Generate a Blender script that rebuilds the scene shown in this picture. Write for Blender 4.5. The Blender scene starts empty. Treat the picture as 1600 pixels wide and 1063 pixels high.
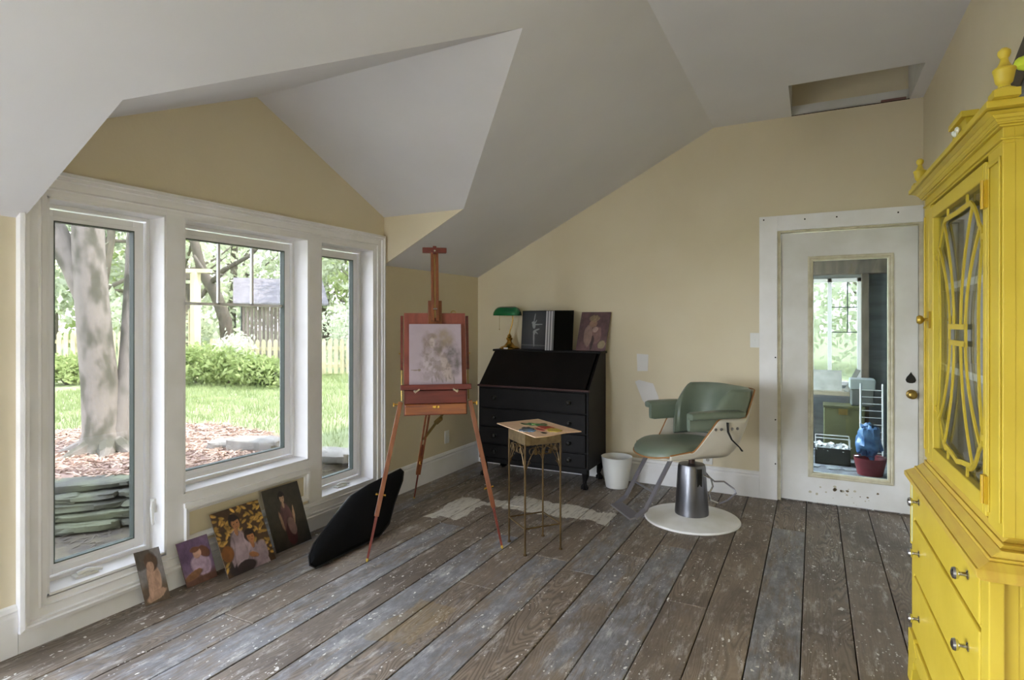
import bpy, bmesh, math, random
import numpy as np
from mathutils import Vector, Matrix, noise as mnoise
random.seed(7); rng = np.random.default_rng(7)
PI = math.pi
S = bpy.context.scene
COL = S.collection

# ------------------------------------------------------------------ camera
YAW = math.radians(27.4945)
CY, SY = math.cos(YAW), math.sin(YAW)
cam_d = bpy.data.cameras.new('camera'); cam = bpy.data.objects.new('camera', cam_d); COL.objects.link(cam)
cam.location = (0, 0, 1.38); cam.rotation_euler = (PI/2, 0, YAW)
cam_d.sensor_width = 36; cam_d.lens = 906/1600*36; cam_d.shift_y = -29.5/1600
cam_d.clip_start = .05; cam_d.clip_end = 300
S.camera = cam
# ------------------------------------------------------------------ light
W = bpy.data.worlds.new('world'); S.world = W; W.use_nodes = True
nt = W.node_tree; bg = nt.nodes['Background']
tc = nt.nodes.new('ShaderNodeTexCoord'); sx = nt.nodes.new('ShaderNodeSeparateXYZ'); nt.links.new(tc.outputs['Generated'], sx.inputs[0])
rp = nt.nodes.new('ShaderNodeValToRGB'); nt.links.new(sx.outputs['Z'], rp.inputs[0])
rp.color_ramp.elements[0].color = (.86, .91, 1, 1); rp.color_ramp.elements[1].color = (.70, .80, 1, 1); rp.color_ramp.elements[1].position = .8
nt.links.new(rp.outputs[0], bg.inputs['Color']); bg.inputs['Strength'].default_value = 4.2
sd = bpy.data.lights.new('sun', 'SUN'); sd.energy = 4.4; sd.angle = math.radians(1.0); sd.color = (1, .95, .86)
sun = bpy.data.objects.new('sun', sd); COL.objects.link(sun)
el = math.radians(53); az = math.radians(25)   # direction towards the sun: +X, a little +Y
v = Vector((math.cos(el)*math.cos(az), math.cos(el)*math.sin(az), math.sin(el)))
sun.rotation_euler = v.to_track_quat('Z', 'Y').to_euler()
def portal(name, loc, rot, sx_, sy_):
    l = bpy.data.lights.new(name, 'AREA'); l.shape = 'RECTANGLE'; l.size = sx_; l.size_y = sy_; l.cycles.is_portal = True
    o = bpy.data.objects.new(name, l); o.location = loc; o.rotation_euler = rot; COL.objects.link(o)
XP1 = -3.09
portal('sky_portal', (-3.1, 2.35, 1.05), (0, -PI/2, 0), 1.9, 2.3)
portal('sky_portal', (-2.4, -2.12, 1.2), (PI/2, 0, 0), .7, 2.2)
portal('sky_portal', (XP1, -.42, .97), (0, -PI/2, 0), 1.5, 2.7)
portal('sky_portal', (-1.03, 6.3, 1.3), (0, -PI/2, 0), 1.6, 1.6)
portal('sky_portal', (.3, 7.62, 1.25), (-PI/2, 0, 0), .8, 1.3)
V = S.view_settings; V.view_transform = 'Standard'; V.look = 'None'; V.gamma = 1; V.use_curve_mapping = False
V.exposure = 3.0
S.cycles.max_bounces = 12; S.cycles.diffuse_bounces = 8; S.cycles.transparent_max_bounces = 16

# ------------------------------------------------------------------ materials
def srgb(h):
    h = h.lstrip('#'); r = [int(h[i:i+2], 16)/255 for i in (0, 2, 4)]
    return tuple(c/12.92 if c <= .04045 else ((c+.055)/1.055)**2.4 for c in r)
def link(t, a, b): t.links.new(a, b)
def newmat(name):
    m = bpy.data.materials.new(name); m.use_nodes = True
    return m, m.node_tree, m.node_tree.nodes['Principled BSDF']
def mat(name, c, rough=.5, metal=0, c2=None, scale=6, stretch=(1, 1, 1), bump=0, bscale=None, spec=.5, detail=4, lo=.35, hi=.65, coat=0, trans=0):
    """plain colour, or two colours mottled by noise in object space"""
    m, t, p = newmat(name)
    p.inputs['Roughness'].default_value = rough; p.inputs['Metallic'].default_value = metal
    p.inputs['Specular IOR Level'].default_value = spec; p.inputs['Coat Weight'].default_value = coat
    p.inputs['Base Color'].default_value = (*c, 1)
    if c2 or bump:
        co = t.nodes.new('ShaderNodeTexCoord'); mp = t.nodes.new('ShaderNodeMapping'); link(t, co.outputs['Object'], mp.inputs[0])
        mp.inputs['Scale'].default_value = stretch
    if c2:
        n = t.nodes.new('ShaderNodeTexNoise'); n.inputs['Scale'].default_value = scale; n.inputs['Detail'].default_value = detail; link(t, mp.outputs[0], n.inputs['Vector'])
        r = t.nodes.new('ShaderNodeValToRGB'); link(t, n.outputs['Fac'], r.inputs[0])
        r.color_ramp.elements[0].position = lo; r.color_ramp.elements[1].position = hi
        r.color_ramp.elements[0].color = (*c, 1); r.color_ramp.elements[1].color = (*c2, 1)
        link(t, r.outputs[0], p.inputs['Base Color'])
    if bump:
        n2 = t.nodes.new('ShaderNodeTexNoise'); n2.inputs['Scale'].default_value = bscale or scale; n2.inputs['Detail'].default_value = 5; link(t, mp.outputs[0], n2.inputs['Vector'])
        b = t.nodes.new('ShaderNodeBump'); b.inputs['Strength'].default_value = bump; b.inputs['Distance'].default_value = .01
        link(t, n2.outputs['Fac'], b.inputs['Height']); link(t, b.outputs[0], p.inputs['Normal'])
    return m
def glassmat(name, tint, refl=.04):
    m, t, p = newmat(name); t.nodes.remove(p)
    out = t.nodes['Material Output']; tr = t.nodes.new('ShaderNodeBsdfTransparent'); tr.inputs[0].default_value = (*tint, 1)
    gl = t.nodes.new('ShaderNodeBsdfGlossy'); gl.inputs['Roughness'].default_value = .02
    fr = t.nodes.new('ShaderNodeLayerWeight'); fr.inputs[0].default_value = .5
    pw = t.nodes.new('ShaderNodeMath'); pw.operation = 'POWER'; link(t, fr.outputs['Facing'], pw.inputs[0]); pw.inputs[1].default_value = 5
    ma = t.nodes.new('ShaderNodeMath'); ma.operation = 'MULTIPLY_ADD'; link(t, pw.outputs[0], ma.inputs[0]); ma.inputs[1].default_value = .95; ma.inputs[2].default_value = refl
    mx = t.nodes.new('ShaderNodeMixShader'); link(t, ma.outputs[0], mx.inputs[0]); link(t, tr.outputs[0], mx.inputs[1]); link(t, gl.outputs[0], mx.inputs[2]); link(t, mx.outputs[0], out.inputs[0])
    return m
def leafmat(name, c, c2):
    m, t, p = newmat(name); t.nodes.remove(p); out = t.nodes['Material Output']
    oi = t.nodes.new('ShaderNodeTexCoord'); n = t.nodes.new('ShaderNodeTexNoise'); n.inputs['Scale'].default_value = 2.5; n.inputs['Detail'].default_value = 6; link(t, oi.outputs['Object'], n.inputs['Vector'])
    r = t.nodes.new('ShaderNodeValToRGB'); r.color_ramp.elements[0].position = .35; r.color_ramp.elements[1].position = .65
    r.color_ramp.elements[0].color = (*c, 1); r.color_ramp.elements[1].color = (*c2, 1); link(t, n.outputs['Fac'], r.inputs[0])
    d = t.nodes.new('ShaderNodeBsdfDiffuse'); tr = t.nodes.new('ShaderNodeBsdfTranslucent'); mx = t.nodes.new('ShaderNodeMixShader'); mx.inputs[0].default_value = .45
    link(t, r.outputs[0], d.inputs[0]); link(t, r.outputs[0], tr.inputs[0]); link(t, d.outputs[0], mx.inputs[1]); link(t, tr.outputs[0], mx.inputs[2]); link(t, mx.outputs[0], out.inputs[0])
    return m
def attrmat(name, attr='paint', rough=.6, coat=0):
    m, t, p = newmat(name); a = t.nodes.new('ShaderNodeAttribute'); a.attribute_name = attr
    link(t, a.outputs['Color'], p.inputs['Base Color']); p.inputs['Roughness'].default_value = rough; p.inputs['Coat Weight'].default_value = coat
    return m
WALL = mat('cream_wall_paint', srgb('#DACFB6'), .75, c2=srgb('#D5C9AE'), scale=1.6, bump=.08, bscale=60)
CEIL = mat('white_ceiling_paint', srgb('#DBDADF'), .8, c2=srgb('#D4D3D8'), scale=1.2, bump=.06, bscale=40)
WHITE = mat('white_trim_paint', srgb('#EDECEF'), .38, c2=srgb('#E5E4E5'), scale=5)
VINYL = mat('white_vinyl', srgb('#EEEEF0'), .32)
OLDWHITE = mat('aged_white_paint', srgb('#DCDBDA'), .5, c2=srgb('#CFCDC8'), scale=4)
DOORTRIM = mat('yellowed_white_trim', srgb('#CFC9B4'), .45, c2=srgb('#B9B196'), scale=14)
PATCH = mat('white_wall_filler', srgb('#DCD9D8'), .8)
YEL = mat('yellow_enamel', srgb('#C5AC38'), .45, c2=srgb('#BCA22E'), scale=5, bump=.05, bscale=25)
YELTOP = mat('worn_yellow_enamel', srgb('#C2A63C'), .42, c2=srgb('#B9973A'), scale=9, stretch=(6, 1, 1))
BLACKW = mat('black_painted_wood', srgb('#100E0E'), .5, spec=.18, c2=srgb('#151212'), scale=8)
BLACKR = mat('red_worn_edge', srgb('#3A1512'), .5)
EASEL = mat('orange_stained_beech', srgb('#824A26'), .36, c2=srgb('#6B371C'), scale=5, stretch=(8, 8, 1), coat=.2)
EASELR = mat('red_stained_panel', srgb('#8C4A3C'), .5, c2=srgb('#7C3E33'), scale=6, stretch=(8, 8, 1))
EASELD = mat('dark_red_wood', srgb('#6E2C22'), .45, c2=srgb('#5C241D'), scale=6, stretch=(1, 8, 8))
EASELO = mat('amber_drawer_wood', srgb('#925216'), .33, c2=srgb('#6C2C10'), scale=4, stretch=(1, 8, 14), coat=.3)
BRASS = mat('brass', srgb('#C39A4A'), .25, 1)
BRASSD = mat('aged_brass', srgb('#9A8148'), .35, 1)
CHROME = mat('chrome', srgb('#C9C9CC'), .14, 1)
STEEL = mat('brushed_steel', srgb('#8E8E93'), .34, 1, c2=srgb('#77777D'), scale=10, stretch=(1, 1, .15))
DSTEEL = mat('dull_steel', srgb('#8E8B92'), .42, .7)
BLACKM = mat('black_metal', srgb('#15130F'), .4, .3)
GREENV = mat('sage_green_vinyl', srgb('#727C6E'), .36, c2=srgb('#687364'), scale=5, bump=.12, bscale=9)
SHELL = mat('cream_fibreglass', srgb('#D3CDC1'), .35, c2=srgb('#C9C2B4'), scale=4)
PIPING = mat('orange_piping', srgb('#9A6A3A'), .5)
WHITEP = mat('white_plastic', srgb('#DEDEDC'), .4)
ENAMEL = mat('chipped_white_enamel', srgb('#EEEDEC'), .3, c2=srgb('#DEDCD6'), scale=6)
CASEM = mat('black_nylon', srgb('#080808'), .7, spec=.15, bump=.1, bscale=40)
BRONZE = mat('bronzed_iron', srgb('#6E5A3C'), .4, .7, c2=srgb('#5A472E'), scale=12)
WICK = mat('bronze_apron_metal', srgb('#7C6A4C'), .45, .4, c2=srgb('#63523A'), scale=30)
GREENG = mat('green_glass_shade', srgb('#0F6A3C'), .12, coat=.6)
STONE = mat('weathered_stone', srgb('#55564F'), .9, c2=srgb('#6F755F'), scale=5, bump=1, bscale=18)
ROCK = mat('pale_rock', srgb('#9A9790'), .9, c2=srgb('#7B7A75'), scale=7, bump=.6, bscale=15)
BARK = mat('smooth_grey_bark', srgb('#827C74'), .9, c2=srgb('#57564A'), scale=7, stretch=(1, 1, .5), bump=1, bscale=16, lo=.48, hi=.60, detail=8)
BARKD = mat('dark_bark', srgb('#6E675C'), .9, c2=srgb('#59544A'), scale=4, bump=.6)
PLANKW = mat('weathered_boards', srgb('#8C8078'), .9, c2=srgb('#645C54'), scale=3, stretch=(5, 5, .4))
SHINGLE = mat('grey_shingles', srgb('#A9A6A6'), .9, c2=srgb('#908C8C'), scale=7, bump=.5, bscale=20)
GREYW = mat('grey_boards', srgb('#7F8481'), .8, c2=srgb('#6F7572'), scale=4, stretch=(5, 5, .5))
FENCEM = mat('sunbleached_pickets', srgb('#CFC6A4'), .85, c2=srgb('#B7AE8B'), scale=4)
DIRT = mat('garden_soil', srgb('#4F4A44'), .95, c2=srgb('#67614F'), scale=9, bump=.6, bscale=20)
MULCH = mat('wood_chips', srgb('#A08879'), .95, c2=srgb('#7E6759'), scale=12)
LEAF1 = leafmat('fresh_green_leaves', srgb('#83955A'), srgb('#B4C088'))
LEAF2 = leafmat('haze_pale_leaves', srgb('#BEC8A8'), srgb('#DCE1CB'))  # haze over the distant woods is put into this leaf colour
LEAF3 = leafmat('grey_green_leaves', srgb('#A9B59A'), srgb('#C9D0BA'))
GRASSM = leafmat('grass_blades', srgb('#849362'), srgb('#AAB585'))
PANE = glassmat('window_glass', (.40, .395, .39))  # grey tint added to hold down the brightness of the garden
PANED = glassmat('old_door_glass', (.80, .84, .84))
PANEC = glassmat('cabinet_glass', (.93, .95, .95))
GASKET = mat('dark_gasket', srgb('#4B5650'), .6)
EDGEC = mat('raw_canvas_edge', srgb('#6B5A4C'), .8)
PAINT = attrmat('oil_paint', rough=.42)
PALW = mat('pale_plywood', srgb('#E0BFA0'), .5, c2=srgb('#D8B292'), scale=5, stretch=(1, 6, 1))

# ------------------------------------------------------------------ mesh builder
class MB:
    def __init__(s): s.v = []; s.f = []; s.m = []
    def add(s, vs, fs, mi=0):
        o = len(s.v); s.v += [tuple(p) for p in vs]
        s.f += [tuple(i+o for i in f) for f in fs]; s.m += [mi]*len(fs); return s
    def box(s, x0, x1, y0, y1, z0, z1, mi=0):
        vs = [(x, y, z) for x in (x0, x1) for y in (y0, y1) for z in (z0, z1)]
        return s.add(vs, [(0, 1, 3, 2), (4, 6, 7, 5), (0, 4, 5, 1), (2, 3, 7, 6), (0, 2, 6, 4), (1, 5, 7, 3)], mi)
    def obox(s, c, ax, ay, az, mi=0):
        """box about centre c with half-axis vectors"""
        c, ax, ay, az = map(Vector, (c, ax, ay, az))
        vs = [c+a*ax+b*ay+d*az for a in (-1, 1) for b in (-1, 1) for d in (-1, 1)]
        return s.add(vs, [(0, 1, 3, 2), (4, 6, 7, 5), (0, 4, 5, 1), (2, 3, 7, 6), (0, 2, 6, 4), (1, 5, 7, 3)], mi)
    def beam(s, a, b, w, d, side=(1, 0, 0), mi=0, w2=None, d2=None):
        """rectangular bar from a to b, width w along side, depth d"""
        a = Vector(a); b = Vector(b); t = (b-a).normalized(); sd_ = Vector(side); sd_ = (sd_-t*sd_.dot(t)).normalized(); n = t.cross(sd_)
        w2 = w if w2 is None else w2; d2 = d if d2 is None else d2; vs = []
        for p, ww, dd in ((a, w, d), (b, w2, d2)):
            for i, j in ((-1, -1), (1, -1), (1, 1), (-1, 1)): vs.append(p+sd_*ww/2*i+n*dd/2*j)
        return s.add(vs, [(3, 2, 1, 0), (4, 5, 6, 7), (0, 1, 5, 4), (1, 2, 6, 5), (2, 3, 7, 6), (3, 0, 4, 7)], mi)
    def tube(s, pts, r, n=10, mi=0, closed=False, flat=1):
        pts = [Vector(p) for p in pts]; N = len(pts); rs = r if isinstance(r, (list, tuple)) else [r]*N
        up = Vector((0, 0, 1)); prev = None; rings = []
        for i, p in enumerate(pts):
            t = (pts[(i+1) % N]-pts[i-1]) if closed else (pts[min(i+1, N-1)]-pts[max(i-1, 0)])
            t.normalize()
            if prev is None: a = up.cross(t) if abs(t.z) < .95 else Vector((1, 0, 0)).cross(t)
            else: a = prev-t*prev.dot(t)
            a.normalize(); prev = a; b = t.cross(a)
            rings.append([p+(a*math.cos(2*PI*k/n)+b*flat*math.sin(2*PI*k/n))*rs[i] for k in range(n)])
        vs = [q for rg in rings for q in rg]; fs = []
        for i in range(N if closed else N-1):
            j = (i+1) % N
            for k in range(n): fs.append((i*n+k, i*n+(k+1) % n, j*n+(k+1) % n, j*n+k))
        if not closed: fs += [tuple(range(n))[::-1], tuple((N-1)*n+k for k in range(n))]
        return s.add(vs, fs, mi)
    def lathe(s, prof, c=(0, 0, 0), n=24, axis=(0, 0, 1), mi=0, cap=True, sx=1):
        """prof: (radius, height) list along the axis"""
        ax = Vector(axis).normalized(); q = Vector((0, 0, 1)).rotation_difference(ax); c = Vector(c); vs = []; fs = []
        for r, h in prof:
            for k in range(n): vs.append(c+q @ Vector((r*sx*math.cos(2*PI*k/n), r*math.sin(2*PI*k/n), h)))
        for i in range(len(prof)-1):
            for k in range(n): fs.append((i*n+k, i*n+(k+1) % n, (i+1)*n+(k+1) % n, (i+1)*n+k))
        if cap: fs += [tuple(range(n))[::-1], tuple((len(prof)-1)*n+k for k in range(n))]
        return s.add(vs, fs, mi)
    def prism(s, poly, vec, mi=0):
        vec = Vector(vec); poly = [Vector(p) for p in poly]; n = len(poly)
        vs = poly+[p+vec for p in poly]
        return s.add(vs, [tuple(range(n))[::-1], tuple(range(n, 2*n))]+[(i, (i+1) % n, n+(i+1) % n, n+i) for i in range(n)], mi)
    def quads(s, vs, fs, mi=0): return s.add(vs, fs, mi)
    def xf(s, M): s.v = [tuple(M @ Vector(p)) for p in s.v]; return s
    def build(s, name, mats, parent=None, org=(0, 0, 0), local=False, smooth=False, bevel=0, seg=2, sub=0, fixn=True):
        if not isinstance(mats, (list, tuple)): mats = [mats]
        org = Vector(org); off = Vector((0, 0, 0))
        if parent is not None and not local: off = Vector(parent['_o'])
        elif parent is None: off = org
        me = bpy.data.meshes.new(name); me.from_pydata([tuple(Vector(p)-off) for p in s.v], [], s.f)
        for m_ in mats: me.materials.append(m_)
        me.polygons.foreach_set('material_index', s.m)
        if fixn and len(s.f) < 20000:
            b = bmesh.new(); b.from_mesh(me); bmesh.ops.recalc_face_normals(b, faces=b.faces); b.to_mesh(me); b.free()
        if smooth:
            me.polygons.foreach_set('use_smooth', [True]*len(me.polygons)); me.set_sharp_from_angle(angle=math.radians(38))
        me.update(); o = bpy.data.objects.new(name, me); COL.objects.link(o)
        if parent is not None:
            o.parent = parent
            o['_o'] = list(Vector(parent['_o'])) if not local else [0, 0, 0]
        else: o.location = org; o['_o'] = list(org)
        if bevel:
            md = o.modifiers.new('bevel', 'BEVEL'); md.width = bevel; md.segments = seg; md.limit_method = 'ANGLE'; md.angle_limit = math.radians(35); md.harden_normals = False
        if sub: md = o.modifiers.new('sub', 'SUBSURF'); md.levels = sub; md.render_levels = sub
        return o
def tag(o, label=None, cat=None, group=None, kind=None):
    for k, v_ in (('label', label), ('category', cat), ('group', group), ('kind', kind)):
        if v_: o[k] = v_
    return o
def thing(name, loc, label, cat, group=None, rz=0):
    o = bpy.data.objects.new(name, None); o.empty_display_size = .1; COL.objects.link(o); o.location = loc; o.rotation_euler = (0, 0, rz); o['_o'] = list(loc)
    return tag(o, label, cat, group)
def struct(o): o['kind'] = 'structure'; return o
def kids(o): return [c for c in bpy.data.objects if c.parent == o]
def copy_tree(o, parent=None):
    c = o.copy(); COL.objects.link(c)
    if parent: c.parent = parent
    for ch in kids(o): copy_tree(ch, c)
    return c
def L2W(L, D, z=0): return Vector((-SY*D+CY*L, CY*D+SY*L, z))   # sideways and forward distances as paced from the room's near end
def rbox(b, x0, x1, y0, y1, z0, z1, mi=0): return b.box(x0, x1, y0, y1, z0, z1, mi)

# ================================================================== ROOM SHELL
XL, XR, YB, YF = -2.94, .68, 4.92, -2.0
KZ, EZ, FZ, SL = 1.81, 2.18, 2.946, .5117
D0, D1, DM, RZ = 1.21, 3.51, 2.36, 2.714
WX = -3.12
# --- floor: one mesh of old boards
edges = [-2.99, -2.665, -2.47, -2.27, -2.07, -1.87, -1.67, -1.46, -1.245, -1.05, -.85, -.65, -.455, -.245, -.048, .155, .349, .55, .74]
# grey (paint-worn) amount of each board, near part / far part
grey = [.1, .8, .75, .9, .25, .95, .55, .85, .2, .75, .9, .35, .1, .95, .25, .1, .1, .1]
joint = [2.2, 2.9, 1.8, 3.3, 3.85, 3.3, 2.6, 3.1, 3.0, 3.35, 3.6, 2.9, 4.35, 4.25, 2.9, 3.9, 2.6, 3.0]
far = [.7, .4, .2, .15, .35, .3, .5, .2, .8, .25, .15, .2, .3, .05, .35, .1, .1, .1]
fb = MB(); att = []
for i in range(len(edges)-1):
    for (y0, y1, g) in ((YF, joint[i]-.001, grey[i]), (joint[i]+.001, YB+.08, far[i])):
        r1, r2 = random.random(), random.random(); gx = .0024
        fb.box(edges[i]+gx, edges[i+1]-gx, y0+.0008, y1-.0008, -.03, 0+random.uniform(-.0012, .0003)); att += [(r1, g, r2, 1)]*24
fl = fb.build('floor', None or mat('tmp', (.3, .3, .3)), bevel=.0025, seg=1); struct(fl)
ca = fl.data.color_attributes.new('board', 'FLOAT_COLOR', 'CORNER')
ca.data.foreach_set('color', np.array(att, dtype=np.float32).ravel())
def floor_material():
    m, t, p = newmat('old_floorboards'); N = t.nodes; add = N.new
    def math_(op, a, b=None, c=None):
        n = add('ShaderNodeMath'); n.operation = op; n.use_clamp = op in ('ADD', 'SUBTRACT') and False
        for i, x in enumerate((a, b, c)):
            if x is None: continue
            if isinstance(x, (int, float)): n.inputs[i].default_value = x
            else: link(t, x, n.inputs[i])
        return n.outputs[0]
    def ramp(x, pts):
        r = add('ShaderNodeValToRGB'); link(t, x, r.inputs[0]); e = r.color_ramp.elements
        while len(e) < len(pts): e.new(.5)
        for q, (pp, c) in zip(e, pts): q.position = pp; q.color = (*c, 1) if len(c) == 3 else c
        return r.outputs[0]
    def noise(vec, sc, det=4, rough=.55, dist=0):
        n = add('ShaderNodeTexNoise'); n.inputs['Scale'].default_value = sc; n.inputs['Detail'].default_value = det; n.inputs['Roughness'].default_value = rough; n.inputs['Distortion'].default_value = dist
        link(t, vec, n.inputs['Vector']); return n.outputs['Fac']
    def mix(f, a, b):
        n = add('ShaderNodeMix'); n.data_type = 'RGBA'
        if isinstance(f, (int, float)): n.inputs[0].default_value = f
        else: link(t, f, n.inputs[0])
        for i, x in ((6, a), (7, b)):
            if isinstance(x, tuple): n.inputs[i].default_value = (*x, 1)
            else: link(t, x, n.inputs[i])
        return n.outputs[2]
    co = add('ShaderNodeTexCoord').outputs['Object']
    a = add('ShaderNodeAttribute'); a.attribute_name = 'board'; sp = add('ShaderNodeSeparateColor'); link(t, a.outputs['Color'], sp.inputs[0])
    R, G, B = sp.outputs
    # per-board offset
    cx = add('ShaderNodeCombineXYZ'); link(t, math_('MULTIPLY', R, 13.7), cx.inputs[0]); link(t, math_('MULTIPLY', B, 31.3), cx.inputs[1])
    vo = add('ShaderNodeVectorMath'); vo.operation = 'ADD'; link(t, co, vo.inputs[0]); link(t, cx.outputs[0], vo.inputs[1]); pv = vo.outputs[0]
    def mapped(vec, s):
        n = add('ShaderNodeMapping'); link(t, vec, n.inputs[0]); n.inputs['Scale'].default_value = s; return n.outputs[0]
    # cathedral grain: contour lines of stretched noise
    base = noise(mapped(pv, (5.5, .9, 1)), 1.0, 2, .5, .4)
    rings = math_('FRACT', math_('MULTIPLY', base, 34))
    rings = math_('MULTIPLY', math_('ABSOLUTE', math_('SUBTRACT', rings, .5)), 2)
    fine = noise(mapped(pv, (90, 3, 1)), 1.0, 4)
    wood = ramp(rings, [(0, srgb('#4A3A30')), (.35, srgb('#736556')), (.75, srgb('#938371')), (1, srgb('#857664'))])
    plain = ramp(fine, [(.3, srgb('#62564B')), (.7, srgb('#897A69'))])
    wood = mix(ramp(noise(mapped(pv, (2.5, .5, 1)), 1, 2), [(.38, (0.1, 0.1, 0.1)), (.6, (.95, .95, .95))]), plain, wood)
    wood = mix(math_('MULTIPLY', B, .4), wood, srgb('#908070'))
    # dirt
    dirt = noise(mapped(co, (1, .6, 1)), 2.2, 6, .7)
    wood = mix(ramp(dirt, [(.35, (.0, .0, .0)), (.65, (.75, .75, .75))]), wood, srgb('#4A413C'))
    # worn grey paint
    gm = noise(mapped(pv, (9, 2.0, 1)), 1.0, 8, .72)
    gm2 = noise(mapped(pv, (60, 9, 1)), 1.0, 5, .65)
    gmm = math_('ADD', math_('MULTIPLY', gm, .7), math_('MULTIPLY', gm2, .3))
    thr = math_('SUBTRACT', .66, math_('MULTIPLY', G, .27))
    gfac = math_('MULTIPLY', math_('SUBTRACT', gmm, thr), 9); gc = add('ShaderNodeClamp'); link(t, gfac, gc.inputs[0])
    greyc = ramp(noise(mapped(co, (2.2, 1, 1)), 9, 9, .75), [(.3, srgb('#58585B')), (.5, srgb('#77777B')), (.7, srgb('#9C9CA0'))])
    col = mix(math_('MULTIPLY', gc.outputs[0], .88), wood, greyc)
    # whitish scuffs
    sc = noise(mapped(pv, (14, 3.2, 1)), 1.3, 10, .8)
    col = mix(ramp(sc, [(.53, (0, 0, 0)), (.66, (.62, .62, .62))]), col, srgb('#CBC6C0'))
    # paint drips and specks
    for s_, th, st in ((38, .17, .9), (85, .2, .8), (16, .11, .85)):
        vn = add('ShaderNodeTexVoronoi'); vn.inputs['Scale'].default_value = s_; vn.inputs['Randomness'].default_value = 1
        wv = add('ShaderNodeVectorMath'); wv.operation = 'ADD'; nn = add('ShaderNodeTexNoise'); nn.inputs['Scale'].default_value = s_*1.2; link(t, co, nn.inputs['Vector'])
        sc_ = add('ShaderNodeVectorMath'); sc_.operation = 'SCALE'; sc_.inputs['Scale'].default_value = .9/s_; link(t, nn.outputs['Color'], sc_.inputs[0])
        link(t, mapped(co, (1, .6, 1)), wv.inputs[0]); link(t, sc_.outputs[0], wv.inputs[1]); link(t, wv.outputs[0], vn.inputs['Vector'])
        d = vn.outputs['Distance']; sel = add('ShaderNodeSeparateColor'); link(t, vn.outputs['Color'], sel.inputs[0])
        dens = noise(mapped(pv, (3.5, 1.0, 1)), 1.5, 4, .7)
        keep = math_('LESS_THAN', sel.outputs[0], math_('MULTIPLY', math_('SUBTRACT', dens, .43), 2.4))
        rad = math_('MULTIPLY', sel.outputs[1], th*1.6)
        f = math_('MULTIPLY', math_('MULTIPLY', math_('LESS_THAN', d, rad), keep), st)
        col = mix(f, col, srgb('#DDD9D3') if s_ != 16 else srgb('#D3CFCA'))
    # splash of white primer left on the boards before the desk
    geo = add('ShaderNodeSeparateXYZ'); wn = add('ShaderNodeTexNoise'); wn.inputs['Scale'].default_value = 5; wn.inputs['Detail'].default_value = 5; link(t, co, wn.inputs['Vector'])
    w1 = add('ShaderNodeVectorMath'); w1.operation = 'MULTIPLY_ADD'; link(t, wn.outputs['Color'], w1.inputs[0]); w1.inputs[1].default_value = (.16, .3, 0); link(t, co, w1.inputs[2]); link(t, w1.outputs[0], geo.inputs[0])
    def inside(x0, x1, y0, y1):
        f = math_('MULTIPLY', math_('GREATER_THAN', geo.outputs[0], x0), math_('LESS_THAN', geo.outputs[0], x1))
        f = math_('MULTIPLY', f, math_('GREATER_THAN', geo.outputs[1], y0)); return math_('MULTIPLY', f, math_('LESS_THAN', geo.outputs[1], y1))
    f = math_('MAXIMUM', inside(-2.36, -2.12, 3.5, 4.02), inside(-1.98, -1.16, 3.93, 4.2)); f = math_('MAXIMUM', f, inside(-2.12, -1.9, 3.95, 4.1))
    f = math_('MULTIPLY', f, ramp(gm2, [(.34, (.25, .25, .25)), (.5, (.85, .85, .85))]))
    col = mix(f, col, srgb('#D2CDC2'))
    # ochre stain
    f2 = math_('MULTIPLY', inside(-1.66, -1.44, 2.1, 2.5), .35); col = mix(f2, col, srgb('#8A7242'))
    link(t, col, p.inputs['Base Color'])
    rr = add('ShaderNodeMapRange'); link(t, dirt, rr.inputs[0]); rr.inputs[3].default_value = .36; rr.inputs[4].default_value = .62; link(t, rr.outputs[0], p.inputs['Roughness'])
    b = add('ShaderNodeBump'); b.inputs['Strength'].default_value = .35; b.inputs['Distance'].default_value = .004
    link(t, math_('ADD', math_('MULTIPLY', fine, .6), math_('MULTIPLY', rings, .3)), b.inputs['Height']); link(t, b.outputs[0], p.inputs['Normal'])
    return m
fl.data.materials[0] = floor_material()
ub = MB(); ub.box(WX, XR+.1, YF-.1, YB+.1, -.2, -.029); struct(ub.build('trim_12', mat('dark_subfloor', srgb('#1B1613'), .9)))

# --- walls
b = MB(); P = lambda y0, y1, z0, z1: b.box(WX, XL, y0, y1, z0, z1)
P(YF, -1.8, 0, KZ); P(-1.8, .95, 0, .2); P(-1.8, .95, 1.74, KZ); P(.95, D0, 0, KZ); P(D0, 1.287, 0, EZ)
P(1.287, 1.807, 0, .195); P(1.287, 1.807, 1.92, EZ); P(1.807, 1.897, 0, EZ)
P(1.897, 2.747, 0, .472); P(1.897, 2.747, 1.92, EZ); P(2.747, 2.847, 0, EZ)
P(2.847, 3.38, 0, .19); P(2.847, 3.38, 1.92, EZ); P(3.38, D1, 0, EZ); P(D1, YB, 0, KZ)
b.prism([(WX, D0, EZ), (WX, D1, EZ), (WX, DM, RZ)], (XL-WX, 0, 0))
for y, dy in ((D0, -.08), (D1, .08)):
    b.prism([(XL, y, KZ+.004), (XL, y, EZ), (XL+(EZ-KZ)/SL, y, EZ+.002)], (0, dy, 0))
    b.box(WX, XL, min(y, y+dy), max(y, y+dy), KZ, EZ)
struct(b.build('wall_left', WALL))
b = MB()
# back wall with door opening x -.235..XR, z 0..2.07
b.box(WX, -.235, YB, YB+.12, 0, KZ-.09)
b.prism([(WX, YB, KZ-.09), (XL, YB, KZ), (-.72, YB, FZ), (-.235, YB, FZ), (-.235, YB, KZ-.09)], (0, .12, 0))
b.box(-.235, XR, YB, YB+.12, 2.075, FZ); b.box(XR, XR+.1, YB, YB+.12, 0, FZ)
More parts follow.
